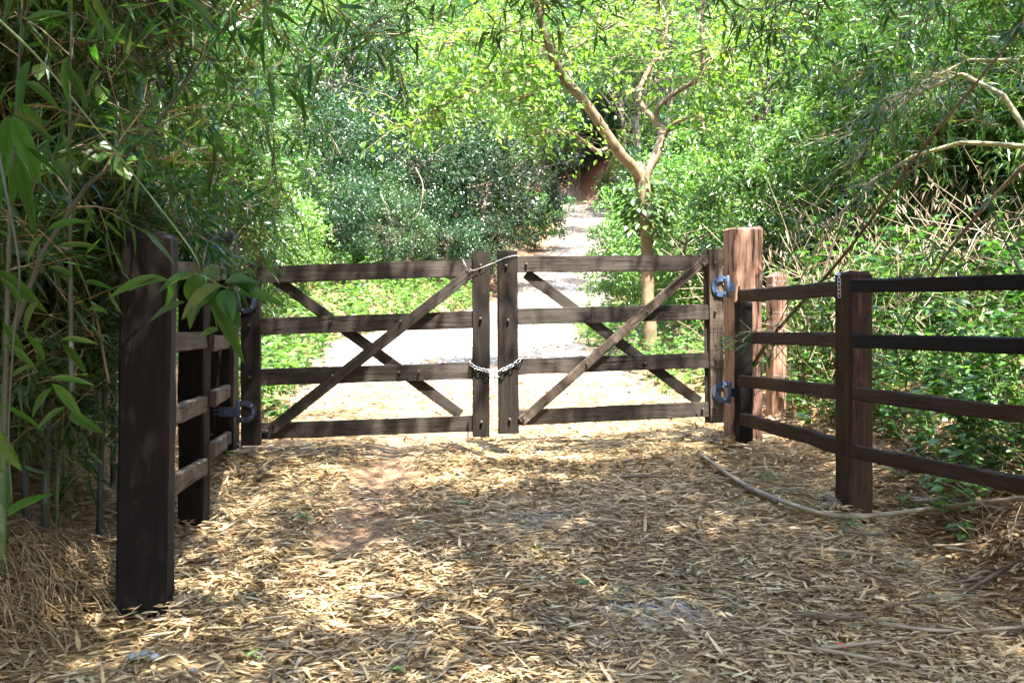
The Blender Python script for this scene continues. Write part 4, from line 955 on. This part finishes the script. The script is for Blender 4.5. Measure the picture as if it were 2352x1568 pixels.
# broad leaves at the near edge of the thicket
edge = empty('bamboo_spray', PX(-30, 200, 2.7)); tag(edge, 'broad-leaved bamboo sprays drooping from the near edge of the shaded thicket', 'bamboo')
P_ = [tuple(PX(x, y, 2.75)) for x, y in ((-30, 200), (10, 420), (30, 520), (45, 640), (30, 800), (20, 1000), (28, 1160))]
Pp, R = smooth_path(P_, np.linspace(.005, .002, len(P_)), 5); V, T = tube(Pp - np.array(edge.location), R, 6); obj('stem', mesh('stem', V, T, 'culm_dark', True), edge)
for (x0, y0, x1, y1, wd) in ((20, 265, 5, 430, 36), (28, 268, 95, 420, 42), (28, 262, 130, 330, 26), (10, 355, -15, 540, 36), (40, 360, 25, 480, 24), (45, 365, 82, 540, 30), (60, 340, 140, 400, 14), (70, 140, 45, 270, 30), (150, 150, 205, 250, 24), (155, 130, 150, 240, 20),
                           (60, 190, 135, 240, 22), (0, 620, 110, 720, 28), (0, 640, 60, 700, 16), (10, 790, 90, 850, 18), (5, 740, 60, 830, 22), (0, 985, 50, 1085, 34), (18, 1175, 12, 1060, 26), (18, 1185, 120, 1130, 18), (0, 930, 110, 990, 12),
                           (90, 690, 40, 770, 22), (110, 530, 200, 500, 16), (100, 540, 50, 600, 18), (130, 570, 230, 560, 14), (120, 880, 190, 960, 26), (115, 870, 220, 880, 18), (120, 890, 70, 960, 18), (140, 780, 230, 790, 18), (150, 790, 200, 860, 20), (160, 950, 240, 995, 26),
                           (150, 935, 80, 985, 18), (60, 50, 150, 20, 20), (430, 0, 490, 50, 24), (610, 20, 690, 60, 10), (60, 770, 110, 830, 20), (170, 640, 110, 610, 16), (190, 650, 260, 660, 14), (250, 720, 190, 700, 13), (80, 840, 10, 870, 16)):
    zz = random.uniform(2.6, 3.2)
    big_leaf(edge, PX(x0, y0, zz), PX(x1, y1, zz + random.uniform(-.08, .08)), wd / F * zz)

# sprays that hang from the arching canes overhead
for i, (pts, dep, nl) in enumerate([[[(330, -190), (560, -70), (760, 10), (930, 110)], (4.6, 5.4), 46], [[(620, -200), (900, -80), (1130, -40), (1330, 40)], (5.0, 5.6), 48], [[(1800, -280), (1700, -140), (1640, -90), (1560, -60)], (5.2, 5.6), 42],
                                   [[(2350, -260), (2080, -110), (1850, -30), (1700, 90)], (5.2, 6.2), 54], [[(2500, -120), (2280, -30), (2100, 60), (1960, 190)], (6.0, 6.8), 46], [[(420, -120), (600, 30), (700, 170), (760, 320)], (6.4, 7.0), 60],
                                   [[(380, 60), (500, 150), (600, 290), (650, 450)], (6.6, 7.4), 70], [[(2460, 60), (2300, 160), (2100, 260), (1850, 330)], (7.4, 8.2), 60], [[(380, 330), (480, 400), (560, 500), (610, 610)], (7.0, 7.6), 50]]):
    cane('hanging_bamboo', pts, dep, 5, 'culm_green', ['leafy bamboo tip drooping over the dark bushes', 'leafy bamboo tip hanging before the slope left of the forked tree', 'leafy bamboo tip high above the forked tree', 'leafy bamboo tip hanging beside the forked tree crown', 'leafy bamboo tip drooping above the arched pale cane',
         'long leafy bamboo spray beside the shaded thicket', 'lush bamboo spray drooping towards the shaded gatepost', 'feathery bamboo spray trailing over the slope', 'bamboo spray brushing the top of the shaded gatepost'][i], int(nl * (.4, .4, .3, .45, .6, .35, .4, .6, .5)[i]), .12, None, 'lance', .15, .42)

# more wood, mostly unseen, added around and behind the camera to cut sky fill
for (k, x, y, s_) in (('dark2', -6.5, -3, 1.5), ('dark2', 6.8, -3.5, 1.5), ('mid2', -4.5, -7.5, 1.5), ('dark2', 4.6, -8, 1.5), ('dark2', 0.8, -15, 1.8), ('mid2', -8.5, 2.5, 1.5), ('dark2', 9, 3, 1.5), ('mid2', 8.5, 7.5, 1.2), ('dark1', -4.8, -12, 1.6), ('dark1', 5.8, -13, 1.6), ('dark2', -9, 8, 1.3), ('light2', -8, 11.5, 1.1), ('mid2', -7.5, 13.5, 1.0), ('light2', 8.2, 13, 1.1), ('dark1', 8, 10.2, .9)):
    plant(k, x, y, s_)

# ------------------------------------------------------------------ roots of the clump on the bank
rr_ = np.random.default_rng(31)
n = 520
x = rr_.normal(-2.32, .17, n); y = rr_.normal(4.95, .34, n); A = np.column_stack([x, y, H(x, y) + .05 + .08 * rr_.random(n)])
ln = rr_.uniform(.08, .26, n); an = rr_.normal(-.7, .9, n); xb = x + np.cos(an) * ln; yb = y + np.sin(an) * ln * .8
B = np.column_stack([xb, yb, H(xb, yb) + .005 + .04 * rr_.random(n)])
V, T = sticks(A, B, .0026, .0012, .12)
tag(obj('root_mat', MB().add(V, T).mesh('root_mat', 'rootlets')), 'mat of fibrous tan bamboo roots spilling down the bank by the broad post', 'roots', kind='stuff')

# dry twigs and dead leaves tangled on the slope behind the fence
n = 520
x = rr_.uniform(2.5, 5.6, n); y = rr_.uniform(8.8, 12.6, n); A = np.column_stack([x, y, H(x, y) + rr_.uniform(0, .9, n)])
an = rr_.uniform(0, 6.28, n); el = rr_.uniform(-.2, 1.2, n); ln = rr_.uniform(.3, 1.3, n)
B = A + np.column_stack([np.cos(an) * np.cos(el), np.sin(an) * np.cos(el), np.sin(el)]) * ln[:, None]
B[:, 2] = np.maximum(B[:, 2], H(B[:, 0], B[:, 1]) + .02)
mb = MB(); V, T = sticks(A, B, .0045, .0018, .07); mb.add(V, T)
n = 800; x = rr_.uniform(2.4, 5.4, n); y = rr_.uniform(8.8, 12.4, n); P = np.column_stack([x, y, H(x, y) + rr_.uniform(.1, 1.5, n) ** 1.2])
V, T = leaves(P, np.column_stack([rr_.normal(0, .5, n), rr_.normal(0, .5, n), -np.ones(n)]), rr_.normal(0, 1, (n, 3)) + np.array([0, -.6, .2]), rr_.uniform(.08, .17, n), rr_.uniform(.014, .026, n), 'diamond', .15, .15); mb.add(V, T)
tag(obj('dry_brush', mb.mesh('dry_brush', 'dry_twig')), 'tangle of straw-coloured dead bamboo twigs and leaves on the slope', 'dry brush', kind='stuff')
n = 380
x = rr_.uniform(2.7, 3.8, n); y = rr_.uniform(5.2, 7.4, n); A = np.column_stack([x, y, H(x, y) + rr_.uniform(0, .12, n)])
an = rr_.uniform(0, 6.28, n); el = rr_.uniform(-.1, .8, n); ln = rr_.uniform(.15, .6, n)
B = A + np.column_stack([np.cos(an) * np.cos(el), np.sin(an) * np.cos(el), np.sin(el)]) * ln[:, None]; B[:, 2] = np.maximum(B[:, 2], H(B[:, 0], B[:, 1]) + .02)
V, T = sticks(A, B, .003, .0014, .08)
tag(obj('dry_brush', MB().add(V, T).mesh('dry_brush', 'dry_twig')), 'thin bent dead stems in the hollow under the lowest fence rail', 'dry brush', kind='stuff')

# leafy plants behind the fence, each its own
def herb(key, r, h, stems, per, L, mat):
    mb, ms = MB(), MB()
    for s_ in range(stems):
        a = r.uniform(0, 6.28); tip = np.array([math.cos(a) * h * .35, math.sin(a) * h * .35, h * r.uniform(.7, 1.1)])
        P, R = smooth_path([(0, 0, -.05), tip * np.array([.3, .3, .5]), tip], [.006, .004, .002], 5); ms.add(*tube(P, R, 5))
        i = r.integers(2, len(P), per); an = r.uniform(0, 6.28, per)
        V, T = leaves(P[i], np.column_stack([np.cos(an), np.sin(an), r.uniform(-.4, .4, per)]), r.normal(0, .35, (per, 3)) + np.array([0, -.3, 1]), L * r.uniform(.6, 1.3, per), L * .42 * r.uniform(.7, 1.2, per), 'oval', .12, .22); mb.add(V, T)
    PROTO[key] = ('leafy_plant', ms.mesh(key + '_stem', 'culm_green'), mb.mesh(key + '_leaves', mat))
herb('herb1', rr_, 1.1, 9, 26, .13, 'leaf_mid'); herb('herb2', rr_, .75, 8, 22, .15, 'leaf_ground'); herb('herb3', rr_, 1.4, 7, 34, .11, 'leaf_bamboo')
for k in range(60):
    while True:
        x = rr_.uniform(2.7, 6.2); y = rr_.uniform(6.4, 12.5)
        if x > 2.75 + max(0, 7 - y) * .25: break
    key = ('herb1', 'herb2', 'herb3')[rr_.integers(3)]; nm, tm, me = PROTO[key]
    e = empty(nm, (x, y, float(H(x, y))), rr_.uniform(0, 6.28), rr_.uniform(.65, 1.1)); obj('stem', tm, e); obj('foliage', me, e)['kind'] = 'stuff'
    tag(e, {'herb1': 'knee-high broad-leaved green plant on the slope behind the rail fence', 'herb2': 'low bright green plant on the slope behind the rail fence', 'herb3': 'tall thin-stemmed green plant on the slope behind the rail fence'}[key], 'plant', {'herb1': 'broad-leaved plants behind the fence', 'herb2': 'low bright plants behind the fence', 'herb3': 'tall thin plants behind the fence'}[key])

# ------------------------------------------------------------------ fallen canes and sticks
def fallen(pts, wpx, mat, label, name='fallen_cane', lift=.024, flat=1.0, k=7):
    g = [G(x, y) for x, y in pts]; rad = wpx / 2 / F * g[0].y
    lf = np.broadcast_to(lift, (len(g),)); P = np.array([tuple(v + Vector((0, 0, rad * .9 + float(l)))) for v, l in zip(g, lf)])
    Pp, R = smooth_path(P, [rad] * (len(P) - 1) + [rad * .75], 6)
    s = np.concatenate([[0], np.cumsum(np.linalg.norm(np.diff(Pp, axis=0), axis=1))])
    R = R * (1 + .12 * (np.sin(s * 19) > .93)); V, T = tube(Pp - Pp[0], R, k, .05)
    V[:, 2] *= flat if flat == 1 else 1
    o = obj(name, mesh(name, V, T, mat, True), None, tuple(Pp[0])); tag(o, label, 'stick'); return o
fallen([(1608, 1058), (1700, 1122), (1800, 1172), (1905, 1207), (2000, 1219), (2150, 1216), (2352, 1203), (2420, 1196)], 10, 'culm_dry', 'long grey bent bamboo cane lying along the foot of the fence', lift=[.03, .03, .035, .05, .08, .11, .13, .13])
fallen([(1648, 1090), (1720, 1122), (1800, 1158), (1870, 1196)], 9, 'culm_brown', 'brown split cane lying against the long grey cane', lift=.0)
fallen([(1714, 1136), (1750, 1150), (1783, 1168)], 15, 'bark', 'short thick bark-covered stick under the long grey cane', 'fallen_stick')
fallen([(1896, 1158), (1940, 1180), (2010, 1212)], 17, 'bark', 'weathered grey slab of wood at the foot of a fence post', 'fallen_stick')
fallen([(2114, 1434), (2200, 1388), (2290, 1336), (2420, 1262)], 11, 'culm_brown', 'brown straight cane slanting over the litter', lift=.03)
fallen([(2017, 1450), (2150, 1463), (2260, 1461), (2420, 1454)], 9, 'culm_dry', 'pale straight cane half buried in litter')
fallen([(1889, 1508), (1960, 1498), (2030, 1488)], 9, 'culm_dry', 'short pale stick beside a small red leaf', 'fallen_stick')
fallen([(1867, 1508), (1980, 1530), (2101, 1548)], 9, 'culm_dry', 'pale split cane below the short stick and the red leaf')
fallen([(2150, 1212), (2230, 1200), (2312, 1190)], 12, 'culm_brown', 'dark hollow cane end resting on the long grey cane', lift=.02)
fallen([(1604, 1100), (1730, 1118), (1860, 1142)], 4, 'culm_dry', 'thin straw twig between the gatepost and the long grey cane', 'fallen_twig')
fallen([(2313, 1202), (2326, 1260), (2338, 1325)], 3, 'culm_dry', 'thin pale twig hanging down from the long grey cane', 'fallen_twig')
fallen([(2233, 1160), (2270, 1178), (2304, 1198)], 12, 'culm_dry', 'stubby grey stick by the hollow under the fence', 'fallen_stick', lift=.03)
fallen([(2262, 1150), (2300, 1120)], 9, 'culm_dry', 'broken pale stick poking up by the hollow', 'fallen_stick', lift=.03)
fallen([(1212, 1416), (1260, 1436), (1307, 1456)], 7, 'bark', 'dark stick lying in the middle of the track', 'fallen_stick')
fallen([(1420, 1106), (1476, 1104), (1534, 1105)], 4, 'culm_brown', 'thin brown twig lying across the track before the sunlit gate leaf', 'fallen_twig')
fallen([(-20, 1432), (60, 1398), (132, 1358)], 3.5, 'culm_dry', 'thin grey twig on the bank before the broad post', 'fallen_twig')
fallen([(831, 1212), (920, 1206), (1010, 1194)], 5, 'culm_dry', 'pale twig lying across the bare wheel rut', 'fallen_twig')
fallen([(2190, 1330), (2230, 1348)], 8, 'culm_brown', 'short dark stick in litter before the fence', 'fallen_stick')
fallen([(700, 1345), (900, 1400)], 3.5, 'culm_brown', 'long thin dark twig in litter beside the broad post', 'fallen_twig')

rs = np.random.default_rng(404)
SK = ['crooked grey twig lying under the fence rails', 'short brown twig lying in the litter before the fence']
for k in range(26):
    px, py = (rs.uniform(1980, 2340), rs.uniform(1130, 1230)) if k % 2 == 0 else (rs.uniform(1800, 2330), rs.uniform(1240, 1545))
    a = rs.normal(0, .35); ln = rs.uniform(50, 170)
    fallen([(px, py), (px + ln * .5 * math.cos(a), py - ln * .22 * math.sin(a) + rs.normal(0, 4)), (px + ln * math.cos(a), py - ln * .45 * math.sin(a))], rs.uniform(4, 9), ('culm_dry', 'bark', 'culm_brown')[rs.integers(3)], SK[k % 2], 'fallen_twig', rs.uniform(.03, .08))['group'] = ('twigs under the fence', 'twigs before the fence')[k % 2]
pl = MB()
for (px, Yp, wd) in ((332, 4.97, .24), (446, 6.22, .16), (507, 8.35, .25), (1706, 8.85, .26), (1708, 8.55, .12), (1961, 6.62, .17), (2402, 4.98, .17), (1783, 9.7, .15)):
    n = 150; a = rs.uniform(0, 6.28, n); q = wd * .62 + np.abs(rs.normal(0, .07, n)); x = (px - 1176) / F * Yp + np.cos(a) * q; y = Yp + np.sin(a) * q
    z = H(x, y) + np.maximum(.07 - (q - wd * .6) * .45, .01) * rs.uniform(.3, 1, n); th = a + math.pi / 2 + rs.normal(0, .7, n); L_ = rs.uniform(.05, .13, n)
    V, T = leaves(np.column_stack([x, y, z]), np.column_stack([np.cos(th), np.sin(th), rs.normal(.05, .25, n)]), np.column_stack([np.cos(a) * .5, np.sin(a) * .5, np.ones(n)]), L_, L_ * .18, 'lance', .15, .08); pl.add(V, T)
tag(obj('leaf_drift', pl.mesh('leaf_drift', 'litter')), 'dead leaves drifted against the feet of the posts', 'leaf litter', kind='stuff')

# pebbles, seedlings, single leaves
def pebble(px, py, wpx, label):
    g = G(px, py); r_ = wpx / 2 / F * g.y
    th = np.linspace(0, math.pi, 7); V = []; k = 9
    pts = [(0, 0, -math.cos(t) * r_ * .7) for t in th]; rad = [max(.0005, math.sin(t) * r_) for t in th]
    V, T = tube(pts, rad, k, .08, rr_)
    o = obj('pebble', mesh('pebble', V, T, 'pebble', True), None, g + Vector((0, 0, r_ * .7 + .012))); tag(o, label, 'stone', 'three bluish pebbles in the litter' if 'bluish' in label else None)
for px, py, wd in ((304, 1526, 22), (331, 1516, 22), (354, 1526, 24)): pebble(px, py, wd, 'bluish grey pebble, one of three close together before the broad post')
pebble(443, 1552, 16, 'small white stone chip near the bluish pebbles')
def seedling(px, py, s_, label):
    g = G(px, py); e = empty('seedling', g); tag(e, label, 'seedling')
    P, R = smooth_path([(0, 0, -.02), (.01, 0, .04 * s_), (.0, .01, .075 * s_)], [.0025, .002, .0012], 3); V, T = tube(P, R, 5); obj('stem', mesh('stem', V, T, 'culm_green'), e)
    for j in range(5):
        a = j * 1.26 + rr_.uniform(0, .6); z0 = (.035 + .009 * j) * s_
        o = obj('leaf', SL, e, (0, 0, z0)); o.rotation_euler = (0, rr_.uniform(-.35, .15), a); L_ = rr_.uniform(.035, .06) * s_; o.scale = (L_, L_ * .55, L_)
SL = mesh('seedling_leaf', *[(lambda b: (b[0], b[1]))(leaves(np.array([[0, 0, 0]]), np.array([[1, 0, .1]]), np.array([[0, 0, 1.0]]), 1, 1, 'oval', .12, .2))][0], 'leaf_ground')
for px, py, s_, lb in ((476, 1395, .9, 'tiny green seedling in litter beside the broad post'), (584, 1530, 1.0, 'small green seedling in litter far from the fence'), (1237, 1280, .8, 'faint green seedling amid litter in the middle of the track'), (1343, 1364, 1.0, 'green seedling beside the bare grey gravel patch'),
                      (1761, 1116, 1.3, 'upright green seedling beside the long grey cane'), (2004, 1168, 1.5, 'green seedling at the foot of a fence post'), (2050, 1110, 1.7, 'leafy seedling under the lowest fence rail'), (2075, 1175, 1.5, 'spreading seedling in the shade before the hollow'), (700, 1210, 1.1, 'seedling by the shorter shaded fence post'), (915, 1560, .8, 'small sprout at the worn wheel rut'), (520, 1055, 1.3, 'green sprout at the foot of the shaded gatepost'), (1960, 1225, 1.1, 'small seedling just before the long grey cane')):
    seedling(px, py, s_, lb)
def lone_leaf(px, py, Lx, wd, mat, label, up=.0):
    g = G(px, py); V, T = leaves(np.array([[0, 0, 0]]), np.array([[1, .2, .15 + up]]), np.array([[0, -.3, 1.0]]), Lx, wd, 'oval', .15, .2)
    tag(obj('fallen_leaf', mesh('fallen_leaf', V, T, mat), None, g + Vector((0, 0, .03))), label, 'leaf')
lone_leaf(1918, 1506, .075, .045, 'red_leaf', 'small curled red leaf on the litter'); lone_leaf(1048, 1166, .09, .04, 'leaf_ground', 'single fresh green leaf fallen on the sunlit litter')

# pale-leaved climber in the thicket, leaf by leaf
vz = 4.55
cl = empty('climbing_vine', PX(90, 420, vz)); tag(cl, 'climber with round pale grey-green leaves in the shaded thicket', 'vine')
P_ = [tuple(PX(x / 1.96 / 1.306, y / 1.96 / 1.306, vz)) for x, y in ((150, 1010), (300, 940), (450, 880), (620, 900), (800, 900))]
Pp, R = smooth_path(P_, [.003] * 5, 4); V, T = tube(Pp - np.array(cl.location), R, 5); obj('stem', mesh('stem', V, T, 'culm_brown', True), cl)
VL = mesh('round_leaf', *leaves(np.array([[0, 0, 0]]), np.array([[1.0, 0, 0]]), np.array([[0, 0, 1.0]]), 1, .8, 'oval', .1, .15), 'leaf_light')
for (x, y) in ((150, 960), (230, 960), (340, 970), (400, 870), (540, 850), (480, 890), (370, 920), (660, 900), (720, 905), (780, 870), (830, 930), (600, 500), (600, 420), (240, 370), (300, 900), (700, 960), (560, 930), (440, 830)):
    o = obj('leaf', VL, cl); o.location = PX(x / 1.96 / 1.306, y / 1.96 / 1.306, vz + random.uniform(-.1, .1)) - cl.location
    a = random.uniform(0, 6.28); d = Vector((math.cos(a), random.uniform(-.4, .2), -abs(math.sin(a)) * .8)).normalized(); up = Vector((random.gauss(0, .3), -.8, .9)); z = (up - d * up.dot(d)).normalized()
    o.rotation_euler = Matrix((d, z.cross(d), z)).transposed().to_euler(); q = random.uniform(.075, .11); o.scale = (q, q, q)
# dead pale stem before the dark bushes
db = empty('dead_branch', G(925, 650, 12, 24)); tag(db, 'bare pale dead branch standing before the dark bushes', 'branch')
dz_ = db.location.y
for pts, w_ in (([(925, 655), (915, 600), (905, 540), (888, 480), (872, 440)], 8), ([(906, 545), (935, 510), (960, 495), (972, 430), (955, 385)], 4), ([(890, 490), (850, 500), (820, 560)], 4), ([(914, 590), (860, 600), (800, 640)], 3)):
    P_ = [tuple(PX(x, y, dz_)) for x, y in pts]; Pp, R = smooth_path(P_, np.linspace(w_, w_ * .5, len(P_)) / 2 / F * dz_, 4); V, T = tube(Pp - np.array(db.location), R, 6, .05)
    obj('branch', mesh('branch', V, T, 'culm_dry', True), db)
